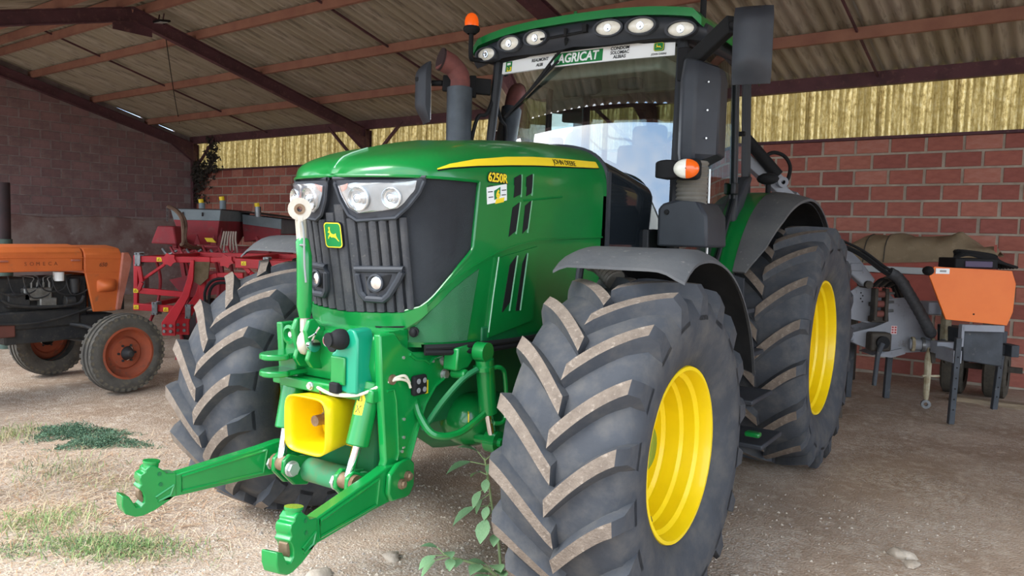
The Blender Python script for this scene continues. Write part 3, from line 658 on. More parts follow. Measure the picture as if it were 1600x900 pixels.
# chassis, axle and driveline
m_dgrn = mat('chassis_green', '0d6b36', .5, col2='14613a', scale=4, col3='3f5a45', scale3=7, mix3=(.6, .8))
g = B(); g.b2((-.27, -.62, .78), (.27, 2.6, 1.2)); g.b2((-.36, .5, .62), (.36, 2.9, 1.15)); g.b2((-.45, -.3, 1.12), (.45, .9, 1.24)); ch = g.build('chassis', m_dgrn, TR, bevel=.01)
g = B(); g.b2((-.42, -.45, 1.2), (.42, .85, 1.62)); g.build('engine', m_dblk, TR)
g = B(); g.tube([(-.86, 0, .73), (-.5, 0, .74), (-.3, 0, .74), (0, -.02, .72), (.3, 0, .74), (.5, 0, .74), (.86, 0, .73)], [.13, .10, .13, .19, .13, .10, .13], 16); ax = g.build('front_axle', m_dgrn, TR)
for sg in (1, -1):
    g = B(); g.cyl((sg*.72, 0, .73), (sg*.98, 0, .73), .19, 20); g.build('final_drive', m_dgrn, ax)
    # suspension cylinder with its hoses
    g = B(); g.cyl((sg*.5, -.345, 1.10), (sg*.5, -.305, .845), .043, 16); g.cyl((sg*.5, -.35, 1.07), (sg*.5, -.348, 1.05), .049, 16); g.cyl((sg*.47, -.36, 1.135), (sg*.53, -.36, 1.135), .045, 16); cy = g.build('suspension_cylinder', m_grn, TR)
    g = B(); g.cyl((sg*.5, -.305, .845), (sg*.5, -.27, .73), .02, 12); g.build('piston_rod', m_chr, cy)
    g = B(); g.lathe([(-.03, .02), (-.03, .052), (.03, .052), (.03, .02)], (sg*.5, -.255, .70), (1, 0, 0), 20); g.cyl((sg*.4, -.255, .70), (sg*.55, -.255, .70), .022, 10); g.build('eye_end', m_grn, cy)
    g = B(); g.tube(bez([(sg*.53, -.33, 1.06), (sg*.55, -.29, 1.06), (sg*.55, -.25, 1.02), (sg*.55, -.23, .85), (sg*.55, -.26, .80), (sg*.53, -.30, .80)], 5), .011, 8); g.build('hydraulic_pipe', m_grn, cy)
    g = B(); g.tube(bez([(sg*.5, -.40, 1.06), (sg*.47, -.47, 1.02), (sg*.42, -.55, .92), (sg*.36, -.60, .80)], 6), .014, 8); g.build('hose', m_dgrn, cy)
    g = B(); g.tube(bez([(sg*.5, -.315, .86), (sg*.5, -.38, .83), (sg*.47, -.5, .78), (sg*.42, -.60, .79), (sg*.36, -.62, .86), (sg*.31, -.6, .93)], 6), .017, 8); g.build('hose', m_grn, cy)
    g = B(); g.prism([(-.50, 1.06), (-.49, 1.16), (-.40, 1.175), (-.33, 1.16), (-.35, 1.12), (-.42, 1.06)], 'x', sg*.38, sg*.46); g.cyl((sg*.3, -.36, 1.14), (sg*.5, -.36, 1.14), .03, 12); g.cyl((sg*.40, -.45, 1.04), (sg*.48, -.45, 1.04), .024, 12); g.build('cylinder_bracket', m_grn, TR, bevel=.008)
    g = B(); g.ball((sg*.30, -.17, .76), (.15, .16, .13), 18); g.build('differential_housing', m_grn, ax, ang=60)
    q = B(); q.box((sg*.39, -.31, .80), (.004, .05, .06), Matrix.Rotation(.7*sg, 3, 'Z')); q.build('warning_decal', m_decy, ax)
g = B(); g.tube(bez([(.36, -.60, 1.165), (.44, -.45, 1.165), (.48, -.2, 1.16), (.50, .1, 1.16), (.5, .6, 1.17)], 6), .014, 8); g.tube(bez([(.36, -.60, 1.145), (.44, -.45, 1.14), (.48, -.2, 1.135), (.50, .1, 1.14), (.5, .6, 1.15)], 6), .014, 8); g.build('cable_loom', m_dblk, TR)
# rear axle, tank and steps
g = B(); g.tube([(-.8, 2.9, .877), (-.4, 2.9, .88), (0, 2.9, .88), (.4, 2.9, .88), (.8, 2.9, .877)], [.16, .2, .3, .2, .16], 16); g.build('rear_axle', m_dgrn, TR)
for sg in (1, -1):
    g = B(); g.b2((sg*.5, 1.0, .52), (sg*.86, 2.05, 1.15)); tk = g.build('fuel_tank', m_blk, TR, bevel=.06, seg=4)
    for k in range(4):
        q = B(); q.b2((sg*.84, 1.42, .42+.26*k), (sg*(1.28-.07*k), 1.86, .45+.26*k)); q.build('step', m_blk, TR, bevel=.008)
    q = B(); q.b2((sg*1.18, 1.38, .50), (sg*1.27, 1.44, .53)); q.build('step_end', m_grn, TR, bevel=.01)
# ---- cab
m_trim = mat('cab_frame', '1d2024', .5)
# windscreen
def wsf(u, v):
    y = lerp(1.265, 1.405, v); z = lerp(1.72, 2.905, v); w_ = lerp(.70, .665, v); x = lerp(-w_, w_, u)
    return Vector((x, y-.045*(1-(x/w_)**2), z))
g = B(); g.grid(wsf, 16, 10); ws = g.build('windscreen', m_ws, TR, ang=60)
def ban(u, v, off=0):
    p = wsf(u, v); return p+Vector((0, -off, 0))
v0, v1 = (2.79-1.72)/1.185, (2.885-1.72)/1.185
g = B(); g.slab(lambda u, v, w_: ban(lerp(.018, .982, u), lerp(v0, v1, v), .008 if w_ else .004), 20, 2); bn = g.build('sun_strip', m_white, ws)
def btext(s, x, z, h, m, bold=0, stretch=1, shear=0, nm='lettering', off=.010):
    u = (x/.668+1)/2; v = (z-1.72)/1.185; p = ban(u, v, off)
    return text(nm, s, h, m, bn, basis(p, ban(u+.02, v)-ban(u-.02, v), (0, .118, 1)), .0008, 'CENTER', stretch, bold, shear)
g = B(); g.slab(lambda u, v, w_: ban(lerp(.352, .625, u), lerp((2.798-1.72)/1.185, (2.876-1.72)/1.185, v), .0095 if w_ else .007), 10, 2); g.build('sign_panel', m_decg, bn)
btext('AGRICAT', -.014, 2.836, .082, m_white, .0022, .86, .12, off=.0105)
btext('CONDOM', .285, 2.866, .030, m_ink, .0006, .92, .1); btext('SOLOMIAC', .285, 2.839, .030, m_ink, .0006, .86, .1); btext('ALBIAS', .285, 2.812, .030, m_ink, .0006, .92, .1)
btext('REALMONT', -.315, 2.852, .030, m_ink, .0006, .88, .1); btext('ALBI', -.315, 2.818, .030, m_ink, .0006, .92, .1)
btext('JOHN DEERE', .545, 2.805, .017, m_ink, .0002)
u = (.545/.668+1)/2; badge(bn, basis(ban(u, (2.848-1.72)/1.185, .007), (1, .05, 0), (0, .118, 1)), .033, .026, rimm=m_decg)
u = (-.585/.668+1)/2
for (dx, dz, w_, h_, m) in ((0, 0, .055, .07, m_decg), (.006, -.018, .04, .03, m_decy), (0, .018, .03, .016, m_white)):
    q = B(); q.box((0, 0, 0), (w_, h_, .002)); o = q.build('sign_print', m, bn); o.matrix_local = basis(ban(u+dx/1.33, (2.836+dz-1.72)/1.185, .0095+(.0012 if (dx or dz) else 0)), (1, -.1, 0), (0, .118, 1))
btext('6', -.582, 2.826, .05, m_decg, .002, 1, 0, off=.0115)
# pillars
def cabpt(k, z, sg):
    # k: 0 A pillar, 1 B pillar, 2 C pillar ; z height
    t = (z-1.25)/1.65
    if k == 0: return Vector((sg*lerp(.73, .685, t), lerp(1.24, 1.40, t), z))
    if k == 1: return Vector((sg*lerp(.79, .755, t), lerp(2.25, 2.22, t), z))
    return Vector((sg*lerp(.72, .68, t), lerp(2.78, 2.70, t), z))
for sg in (1, -1):
    for k, r in ((0, .034), (1, .026), (2, .035)):
        g = B(); z0 = 1.3 if k != 2 else 1.6
        g.tube([cabpt(k, lerp(z0, 2.92, i/6), sg) for i in range(7)], r, 8); g.build('pillar', m_trim, TR)
    g = B(); g.grid(lambda u, v: cabpt(0, lerp(1.3, 2.9, v), sg).lerp(cabpt(1, lerp(1.3, 2.9, v), sg), u)+Vector((sg*.03*math.sin(math.pi*u), 0, 0)), 8, 6); dg = g.build('door_glass', m_side, TR, ang=60)
    g = B(); a = [cabpt(0, 1.3, sg)+Vector((sg*.012, .05, 0)), cabpt(0, 2.87, sg)+Vector((sg*.012, .05, 0)), cabpt(1, 2.87, sg)+Vector((sg*.012, -.03, 0)), cabpt(1, 1.95, sg)+Vector((sg*.012, -.03, 0)), Vector((sg*.80, 1.85, 1.5)), Vector((sg*.78, 1.6, 1.3))]
    for i in range(6): g.tube([a[i], a[(i+1) % 6]], .014, 6)
    g.build('door_frame', m_trim, dg)
    g = B(); g.b2((sg*.785, 2.12, 1.98), (sg*.82, 2.2, 2.06)); g.build('door_handle', m_trim, dg, bevel=.01)
    g = B(); g.grid(lambda u, v: cabpt(1, lerp(1.85, 2.9, v), sg).lerp(cabpt(2, lerp(1.85, 2.9, v), sg), u), 4, 4); g.build('quarter_glass', m_side, TR, ang=60)
    g = B(); p = cabpt(1, 2.42, sg)+Vector((sg*.02, .12, 0)); g.cyl(p-Vector((sg*.03, 0, 0)), p+Vector((sg*.012, 0, 0)), .018, 10); g.build('glass_hinge', m_dblk, TR)
    # cab lower side behind the door
    g = B(); g.prism([(2.2, 1.15), (2.22, 1.92), (2.75, 1.92), (2.85, 1.15)], 'x', sg*.6, sg*.765); g.build('cab_side', m_trim, TR, bevel=.02)
g = B(); g.grid(lambda u, v: Vector((lerp(-.66, .66, u), 2.74-.02*v, lerp(1.75, 2.88, v))), 2, 2); g.build('rear_window', m_side, TR)
g = B(); g.b2((-.66, 1.3, 1.22), (.66, 2.75, 1.28)); g.b2((-.66, 2.66, 1.25), (.66, 2.74, 1.78)); g.b2((-.6, 1.2, 1.25), (.6, 1.34, 1.72)); g.build('cab_floor', m_trim, TR, bevel=.01)
# interior
m_lining = mat('headlining', 'b9bbb2', .9, col2='a6a8a0', scale=3)
m_seat = mat('seat_cloth', '34383a', .9, col2='3f4345', scale=8)
g = B(); g.b2((-.64, 1.42, 2.84), (.64, 2.7, 2.88)); g.b2((-.5, 1.5, 2.74), (.5, 1.95, 2.84)); g.build('headlining', m_lining, TR, bevel=.03)
g = B(); g.box((-.12, 1.6, 2.70), (.26, .12, .12), Matrix.Rotation(.4, 3, 'X')); g.box((.2, 1.7, 2.71), (.16, .1, .08)); g.build('radio_console', m_seat, TR, bevel=.02)
g = B(); g.b2((-.26, 1.95, 1.62), (.26, 2.4, 1.76)); g.box((0, 2.45, 2.05), (.5, .13, .68), Matrix.Rotation(-.12, 3, 'X')); g.box((0, 2.5, 2.45), (.28, .1, .18), Matrix.Rotation(-.12, 3, 'X')); g.b2((-.2, 2.0, 1.28), (.2, 2.35, 1.62)); g.b2((.3, 1.9, 1.78), (.42, 2.35, 1.86)); g.b2((-.42, 1.9, 1.78), (-.3, 2.35, 1.86)); g.build('driver_seat', m_seat, TR, bevel=.04, seg=3)
g = B(); c_ = Vector((0, 1.68, 2.08)); n_ = Vector((0, .55, .83)); _, si, uu = frame_of(n_)
g.tube([c_+(si*math.cos(2*math.pi*i/28)+uu*math.sin(2*math.pi*i/28))*.2 for i in range(28)], .016, 8, closed=True)
for i in range(3): a = 2*math.pi*i/3+.5; g.tube([c_, c_+(si*math.cos(a)+uu*math.sin(a))*.2], .013, 6)
g.tube([c_, c_-n_*.35], .04, 8); g.build('steering_wheel', m_dblk, TR)
g = B(); g.box((.46, 1.75, 2.2), (.03, .22, .16), Matrix.Rotation(.5, 3, 'Z')); g.tube([(.46, 1.78, 2.1), (.46, 2.0, 1.9)], .015, 6); g.build('display_screen', m_dblk, TR, bevel=.006)
g = B(); g.b2((-.3, 1.36, 1.7), (.3, 1.5, 1.98)); g.build('dashboard', m_seat, TR, bevel=.04, seg=3)
# roof
g = B()
def roof(u, v):
    x = lerp(-1, 1, u); y = lerp(1.20, 2.78, v); w_ = .84*(1-.10*max(0, (v-.6)/.4)**2)
    z = 3.02+.10*(1-abs(x)**3.2)*min(1, .55+v*1.2)-.10*max(0, (v-.75)/.25)**2
    return Vector((x*w_, y+.09*x*x*(1-v), z-.045*(abs(x) > .97)))
g.slab(lambda u, v, w_: roof(u, v)-Vector((0, 0, 0 if w_ else .05)), 32, 14); rf = g.build('roof', m_grn, TR, ang=50)
g = B(); g.b2((-.78, 1.36, 2.87), (.78, 2.72, 3.0)); g.build('roof_frame', m_trim, TR, bevel=.03)
# front visor carrying six lamps, scalloped around them
LAMPS = [(.715, 1.315, 2.918, .078, .040), (.480, 1.255, 2.953, .080, .042), (.265, 1.245, 2.963, .080, .042)]
g = B()
def visor(u, v, w_):
    x = lerp(-.86, .86, u); a = abs(x)
    y = 1.215+.12*(a/.86)**2.2; zt = 3.045-.05*(a/.86)**2-.05*max(0, (a-.7)/.16)**2; zb = 2.885-.03*(a/.86)**2-.012*math.sin(a*8)
    yy = y+lerp(.05, 0, math.sin(math.pi*v*.9+.1))
    return Vector((x, yy+(0 if w_ else .12), lerp(zb+(0 if w_ else .05), zt, v)))
g.slab(visor, 36, 6); vis = g.build('visor', m_blk, TR, ang=50)
m_lampg = mat('lamp_glass', 'f6f3e6', .3, 0, col2='e6e2d0', scale=30, coat=.6)
for (x, y, z, rx, rz) in LAMPS:
    for sg in (1, -1):
        c_ = Vector((sg*x, y-.02, z)); n_ = Vector((sg*.10, -1, -.12)).normalized(); si = Vector((1, sg*.1, 0)).normalized(); uu = si.cross(n_)
        if uu.z < 0: uu = -uu
        def ell(k, d): return [c_+n_*d+si*(rx*k*math.cos(2*math.pi*i/24))+uu*(rz*k*math.sin(2*math.pi*i/24)) for i in range(24)]
        b = B(); rings = [ell(1.3, -.06), ell(1.32, .0), ell(1.26, .022), ell(1.08, .022), ell(1.02, .008)]
        vs = [p for r in rings for p in r]; b.add(vs, [(i*24+j, i*24+(j+1) % 24, (i+1)*24+(j+1) % 24, (i+1)*24+j) for i in range(4) for j in range(24)])
        wl_ = b.build('roof_lamp', m_blk, TR, ang=50)
        b = B(); rings = [ell(1.04, .004), ell(.7, .014), ell(.3, .018)]; vs = [p for r in rings for p in r]
        b.add(vs, [(i*24+j, i*24+(j+1) % 24, (i+1)*24+(j+1) % 24, (i+1)*24+j) for i in range(2) for j in range(24)]+[tuple(range(48, 72))]); b.build('lamp_glass', m_lampg, wl_, ang=60)
        b = B(); b.lathe([(.012, .026), (.022, .022), (.022, .016), (.019, .001)], c_, n_, 16); b.build('lamp_bulb', m_sil, wl_)
g = B(); g.box((.11, 1.205, 2.975), (.03, .03, .05)); g.tube([(-.22, 1.205, 2.945), (.1, 1.2, 2.955)], .008, 6); g.build('visor_clip', m_dblk, vis)
# wiper
g = B(); g.tube([(-.03, 1.215, 2.93), (-.06, 1.26, 2.90), (-.17, 1.30, 2.84), (-.40, 1.325, 2.62)], [.014, .012, .009, .006], 6)
g.tube([(-.14, 1.305, 2.82), (-.58, 1.335, 2.48)], .009, 6); g.tube([(-.20, 1.30, 2.80), (-.30, 1.31, 2.70)], .012, 6); g.cyl((-.03, 1.2, 2.94), (-.03, 1.2, 2.99), .012, 8); g.build('wiper', m_dblk, TR)
# beacon, aerials
g = B(); g.tube(bez([(-.70, 1.36, 2.88), (-.80, 1.27, 2.885), (-.80, 1.22, 2.90), (-.80, 1.22, 3.08)], 5), .017, 8); bk = g.build('beacon_bracket', m_dblk, TR)
g = B(); g.lathe([(0, .03), (.02, .055), (.035, .06), (.05, .055), (.05, .001)], (-.80, 1.22, 3.05), (0, 0, 1), 20); g.build('beacon_base', m_dblk, bk)
m_amb = mat('amber_lens', 'e8641a', .2, trans=.3, emit=.25, coat=.5)
g = B(); g.lathe([(0, .048), (.03, .05), (.06, .045), (.082, .032), (.094, .014), (.096, .001)], (-.80, 1.22, 3.10), (0, 0, 1), 20); g.build('beacon_dome', m_amb, bk, ang=60)
g = B(); g.cyl((.80, 1.42, 3.0), (.80, 1.42, 3.12), .02, 8); g.cyl((.80, 1.42, 3.12), (.80, 1.42, 3.16), .04, 10); g.cyl((.80, 1.42, 3.16), (.80, 1.42, 3.4), .008, 6); g.build('aerial', m_dblk, TR)
g = B(); g.b2((-.12, 1.5, 3.12), (.08, 1.6, 3.14)); g.cyl((-.16, 1.55, 3.12), (-.16, 1.55, 3.2), .012, 6); g.build('roof_bracket', m_grn, TR)
# exhaust
m_exh = mat('exhaust_guard', '4b5156', .5, .5, col2='3d4247', scale=6)
m_rust = mat('rusty_pipe', '7a4640', .8, col2='5c3633', scale=8)
g = B(); g.cyl((-.80, 1.10, 1.7), (-.80, 1.10, 2.66), .088, 24); g.cyl((-.80, 1.10, 2.655), (-.80, 1.10, 2.665), .075, 24); ex = g.build('exhaust_stack', m_exh, TR)
g = B(); g.tube(bez([(-.80, 1.10, 2.64), (-.80, 1.10, 2.73), (-.83, 1.06, 2.80), (-.875, .985, 2.84)], 5), [.068]*6+[.07]*5+[.074]*5, 16); g.build('exhaust_pipe', m_rust, ex)
g = B(); d_ = Vector((-.48, -.82, .2)).normalized(); g.cyl(Vector((-.872, .99, 2.838)), Vector((-.872, .99, 2.838))+d_*.014, .078, 20); g.build('exhaust_mouth', mat('mouth_dark', '2f1f20', .9), ex)  # dark disc closing the pipe mouth
g = B(); g.tube(bez([(-.70, 1.36, 2.62), (-.70, 1.28, 2.5), (-.72, 1.2, 2.46), (-.74, 1.14, 2.2), (-.75, 1.1, 1.9)], 5), .014, 6); g.build('grab_rail', m_dblk, TR)
# mirrors
def mirror(c_, rz, W, H, D, par):
    g = B(); R_ = Matrix.Rotation(rz, 3, 'Z')
    def fn(u, v, w_):
        x = lerp(-W/2, W/2, u); z = lerp(-H/2, H/2, v); e = max(abs(2*u-1), 0); f = abs(2*v-1)
        ins = .03*max(0, f-.75)/.25
        x *= (1-ins*1.2)
        d = (-D*(1-.55*e**2.4)*(1-.75*max(0, (f-.55)/.45)**2)) if w_ else 0
        if w_ and v < .28: d *= (.35+.65*v/.28)
        return Vector(c_)+R_ @ Vector((x, d, z))
    g.slab(fn, 14, 20); o = g.build('mirror_housing', m_blk, par, ang=40)
    q = B(); q.slab(lambda u, v, w_: Vector(c_)+R_ @ Vector((lerp(-W*.44, W*.44, u), .006 if w_ else -.001, lerp(-H*.46, H*.46, v))), 2, 2); q.build('mirror_glass', m_chr, o)
    return o
ma = B(); ma.bar((.72, 1.36, 2.70), (1.12, 1.0, 2.83), .05, .10, upv=(0, 0, 1)); ma.bar((.72, 1.36, 2.62), (.72, 1.36, 2.82), .07, .07); ma.tube([(1.10, 1.02, 2.83), (1.2, .96, 2.80)], .024, 8); arm = ma.build('mirror_arm', m_dblk, TR, bevel=.008)
mirror((1.255, .955, 2.69), .22, .20, .40, .085, TR)
ma = B(); ma.bar((-.72, 1.36, 2.70), (-1.0, 1.16, 2.72), .05, .11, upv=(0, 0, 1)); ma.bar((-.80, 1.29, 2.70), (-.84, 1.265, 2.70), .06, .15, upv=(0, 0, 1)); ma.tube([(-1.0, 1.16, 2.72), (-1.08, 1.12, 2.72)], .022, 8); ma.build('mirror_arm', m_dblk, TR, bevel=.008)
mirror((-1.115, 1.13, 2.65), -.62, .20, .42, .085, TR)
q = B(); q.box((-1.12, 1.05, 2.74), (.07, .02, .03)); q.build('mirror_bracket', m_dblk, TR, bevel=.004)
# air intake box beside the windscreen pillar, with bellows
g = B()
pr_ = [(.755, 1.22), (.80, 1.15), (.88, 1.14), (.985, 1.26), (.965, 1.45), (.78, 1.46)]
vs = []; fs = []
lev = [(2.10, .86), (2.16, 1.0), (2.6, 1.0), (2.69, .88), (2.705, .8)]
for (z, k) in lev:
    for (x, y) in pr_: vs.append((.86+(x-.86)*k, 1.3+(y-1.3)*k, z+(.06*(x-.86)/.12 if z < 2.15 else (-.03*(x-.86)/.12 if z > 2.65 else 0))))
nn = len(pr_)
fs = [(i*nn+j, i*nn+(j+1) % nn, (i+1)*nn+(j+1) % nn, (i+1)*nn+j) for i in range(len(lev)-1) for j in range(nn)]+[tuple(reversed(range(nn))), tuple(range((len(lev)-1)*nn, len(lev)*nn))]
g.add(vs, fs); ab = g.build('air_intake_box', m_blk, TR, bevel=.012, ang=30)
for z in (2.25, 2.41, 2.57):
    q = B(); q.cyl((.935, 1.195, z), (.94, 1.185, z), .006, 6); q.build('rivet', m_zinc, ab)
m_bel = mat('grey_bellows', '77736a', .8, col2='65625b', scale=6)
g = B(); prof = []
for i in range(21): prof.append((lerp(0, .26, i/20), .085+(.009 if i % 2 else 0)))
g.lathe(prof, (.86, 1.2, 1.86), (0, 0, 1), 24); g.build('bellows', m_bel, TR, ang=20)
g = B(); g.prism([(.70, 1.62), (.70, 1.84), (.73, 1.87), (.80, 1.89), (.95, 1.88), (1.0, 1.80), (1.01, 1.62)], 'y', 1.08, 1.42); ib = g.build('filter_housing', m_blk, TR, bevel=.02)
q = B(); q.lathe([(0, .016), (.012, .014), (.014, .001)], (.76, 1.08, 1.82), (0, -1, 0), 12); q.build('housing_bolt', m_dblk, ib)
# side lamp
g = B(); g.slab(lambda u, v, w_: Vector((lerp(.69, .87, u), 1.06-(.07 if w_ else -.02)*(1-abs(2*u-1)**3)**.5, 2.06+lerp(-.055, .055, v)*(1-.3*abs(2*u-1)**2))), 10, 4); g.tube([(.86, 1.0, 2.06), (.86, 1.2, 2.12)], .03, 8); sl = g.build('side_lamp', m_dblk, TR, bevel=.01)
c_ = Vector((.905, .985, 2.06)); n_ = Vector((.25, -1, 0)).normalized(); si = Vector((1, .25, 0)).normalized(); uu = Vector((0, 0, 1))
for half, m in ((-1, m_lampg), (1, m_amb)):
    b = B(); rings = []
    for k, d in ((1, 0), (.92, .018), (.6, .03), (.05, .034)):
        rings.append([c_+n_*d+si*(half*.072*k*abs(math.sin(math.pi*i/14)))+uu*(.055*k*math.cos(math.pi*i/14)) for i in range(15)])
    vs = [p for r in rings for p in r]; b.add(vs, [(i*15+j, i*15+j+1, (i+1)*15+j+1, (i+1)*15+j) for i in range(3) for j in range(14)]); b.build('lamp_half', m, sl, ang=60)
g = B(); g.b2((.83, 1.0, 2.0), (.97, 1.08, 2.12)); g.build('lamp_back', m_dblk, sl, bevel=.03)
g = B(); g.tube([(.86, 1.50, 1.55), (.855, 1.50, 2.10)], .008, 8); g.build('hand_rail', m_zinc, TR)
# far side: plain cover on the exhaust side
g = B(); g.b2((-.70, 1.0, 1.6), (-.95, 1.3, 1.75)); g.build('exhaust_base', m_blk, TR, bevel=.03)
# ---- mudguards
m_fend = mat('dusty_fender', '4a4c4f', .75, col2='5c5d5d', scale=3, mix=(.35, .65), col3='8d8a85', scale3=30, mix3=(.62, .78), bump=.15)
m_fendin = mat('fender_underside', '17191b', .9, col2='232425', scale=8)
for sg in (1, -1):
    g = B()
    def fen(u, v, w_):
        # u across the tyre (inner->outer), v from front to back
        a = math.radians(lerp(106, 18, v)); x = lerp(.80, 1.395, u)
        r = .885+.02*math.sin(math.pi*v)-(.045*max(0, (u-.86)/.14)**1.5)-(.03*max(0, (.1-u)/.1))
        y = r*math.cos(a); z = .73+r*math.sin(a)
        if v < .12: z -= .035*((.12-v)/.12)**2+.016*((.12-v)/.12)*max(0, 1-abs(u-.92)/.12)
        if v < .25: y -= .03*(1-u)
        return Vector((sg*x, y, z-(0 if w_ else .012)))
    g.slab(fen, 16, 24); fd = g.build('front_fender', m_fend, TR, ang=40)
    g = B(); g.slab(lambda u, v, w_: fen(lerp(.03, .97, u), lerp(.01, .99, v), 1)-Vector((0, 0, .013 if w_ else .02)), 12, 20); g.build('fender_lining', m_fendin, fd, ang=40)
    g = B()
    def inw(u, v, w_):
        a = math.radians(lerp(72, 25, u)); r = lerp(.70, .87, v)
        return Vector((sg*(.81+(.01 if w_ else 0)), r*math.cos(a), .73+r*math.sin(a)))
    g.slab(inw, 16, 2); g.build('fender_wall', m_fendin, fd)
    g = B(); g.tube(bez([(sg*.92, -.06, 1.60), (sg*.86, -.05, 1.60), (sg*.81, -.02, 1.55), (sg*.79, -.01, 1.45), (sg*.77, .02, 1.25), (sg*.7, .04, 1.0)], 6), .018, 8); g.build('fender_bracket', m_blk, fd)
    g = B(); pts = bez([(sg*.78, .12, 1.555), (sg*.84, .09, 1.545), (sg*.90, .06, 1.515), (sg*.96, .03, 1.47)], 8); g.tube(pts, [.046+(.006 if i % 2 else 0) for i in range(len(pts))], 14); g.build('ribbed_hose', m_bel, TR, ang=20)
    # rear fender: green inner skin, black outer flare
    def rfen(x, v, d):
        a = math.radians(lerp(150, 18, v)); q = (x-.70)/.45
        r = 1.125-.05*max(0, (q-.42)/.58)**2
        return Vector((sg*x, 2.9+(r-d)*math.cos(a), .877+(r-d)*1.03*math.sin(a)))
    def xo(v): return interp([0, .08, .2, .4, 1], [.97, 1.06, 1.11, 1.15, 1.16], v)
    g = B(); g.slab(lambda u, v, w_: rfen(lerp(.70, .89, u), v, 0 if w_ else .025), 6, 34); rfd = g.build('rear_fender', m_grn, TR, ang=40)
    g = B(); g.slab(lambda u, v, w_: rfen(lerp(.888, xo(v), u), lerp(.0, .98, v), -.002 if w_ else .016), 10, 34); g.build('fender_flare', m_fend, rfd, ang=40)
    g = B(); g.slab(lambda u, v, w_: rfen(lerp(.68, xo(v)-.03, u), lerp(.02, .97, v), .03 if w_ else .04), 8, 24); g.build('fender_lining', m_fendin, rfd, ang=40)
    g = B(); g.slab(lambda u, v, w_: Vector((sg*lerp(.80, 1.0, u), 1.86-.05*v+(0 if w_ else .03), lerp(.95, 1.47, v)-.05*u)), 5, 5); g.build('mud_flap', m_blk, rfd)
    g = B(); g.prism([(1.95, 1.35), (2.05, 1.62), (2.25, 1.95), (2.55, 2.12), (2.85, 2.14), (2.85, 1.3), (2.2, 1.2)], 'x', sg*.62, sg*.70); g.build('fender_inner_side', m_grn, rfd)
    g = B(); g.prism([(2.12, 1.62), (2.30, 1.96), (2.44, 2.10), (2.60, 2.14), (2.42, 1.92), (2.2, 1.55)], 'x', sg*.70, sg*.80); g.build('fender_trim', m_blk, rfd, bevel=.02)
    g = B(); g.ball((sg*.86, 2.75, 2.13), (.085, .05, .045), 12); g.cyl((sg*.86, 2.77, 2.02), (sg*.86, 2.77, 2.12), .02, 8); g.build('rear_marker_lamp', m_dblk, rfd)
# ---- front linkage
m_lk = mat('linkage_green', '0d8a3e', .26, col2='0b7d38', scale=3, coat=.5)
m_teal = mat('teal_green', '0f8f6c', .35, coat=.4)
m_rusty = mat('worn_metal', '8f7a63', .6, .4, col2='6b5038', scale=14)
PLT = [(-.845, 1.242), (-.753, 1.241), (-.704, 1.187), (-.636, 1.146), (-.485, 1.132), (-.372, 1.104), (-.376, 1.006), (-.48, .966), (-.55, .908), (-.603, .794), (-.655, .668), (-.69, .60), (-.72, .545), (-.80, .54), (-.84, .60), (-.80, .70), (-.828, 1.0)]
for sg in (1, -1):
    g = B(); g.prism(PLT, 'x', sg*.285, sg*.325); sp_ = g.build('linkage_side_plate', m_lk, TR, bevel=.008)
    g = B(); g.tube([(sg*.33, y, z) for y, z in ((-.40, 1.012), (-.49, .975), (-.557, .905), (-.61, .79), (-.66, .665), (-.70, .60))], .010, 6); g.build('plate_edge', m_lk, sp_)
    g = B(); g.tube([(sg*.328, y, z) for y, z in ((-.66, 1.14), (-.62, 1.115), (-.56, 1.105), (-.53, 1.085), (-.50, 1.105), (-.44, 1.11))], .008, 6); g.tube([(sg*.328, y, z) for y, z in ((-.80, 1.0), (-.76, 1.0), (-.745, .95), (-.725, .72), (-.735, .69))], .006, 6); g.build('plate_edge', m_lk, sp_)
    for (y, z, r) in ((-.425, 1.085, .019), (-.385, 1.06, .019), (-.42, 1.02, .019)):
        q = B(); q.cyl((sg*.32, y, z), (sg*.345, y, z), r, 6); q.cyl((sg*.32, y, z), (sg*.328, y, z), r*1.3, 14); q.build('bolt', m_zinc, sp_)
    for (y, z) in ((-.70, 1.13), (-.575, .965), (-.69, .86), (-.69, .78), (-.70, .72), (-.705, .67), (-.50, 1.09)):
        q = B(); q.cyl((sg*.32, y, z), (sg*.331, y, z), .007, 8); q.build('rivet', m_zinc, sp_)
q = B(); q.b2((.325, -.655, .955), (.355, -.565, 1.045)); sk = q.build('power_socket', m_dblk, TR, bevel=.014, seg=3)
for dy in (-.02, .02):
    for dz in (-.02, .02):
        q = B(); q.cyl((.352, -.61+dy, 1.0+dz), (.357, -.61+dy, 1.0+dz), .012, 10); q.build('socket_hole', mat('grey_pin', '8e9092', .5), sk)
q = B(); q.box((.327, -.545, .98), (.004, .022, .06)); q.build('warning_decal', m_decy, TR)
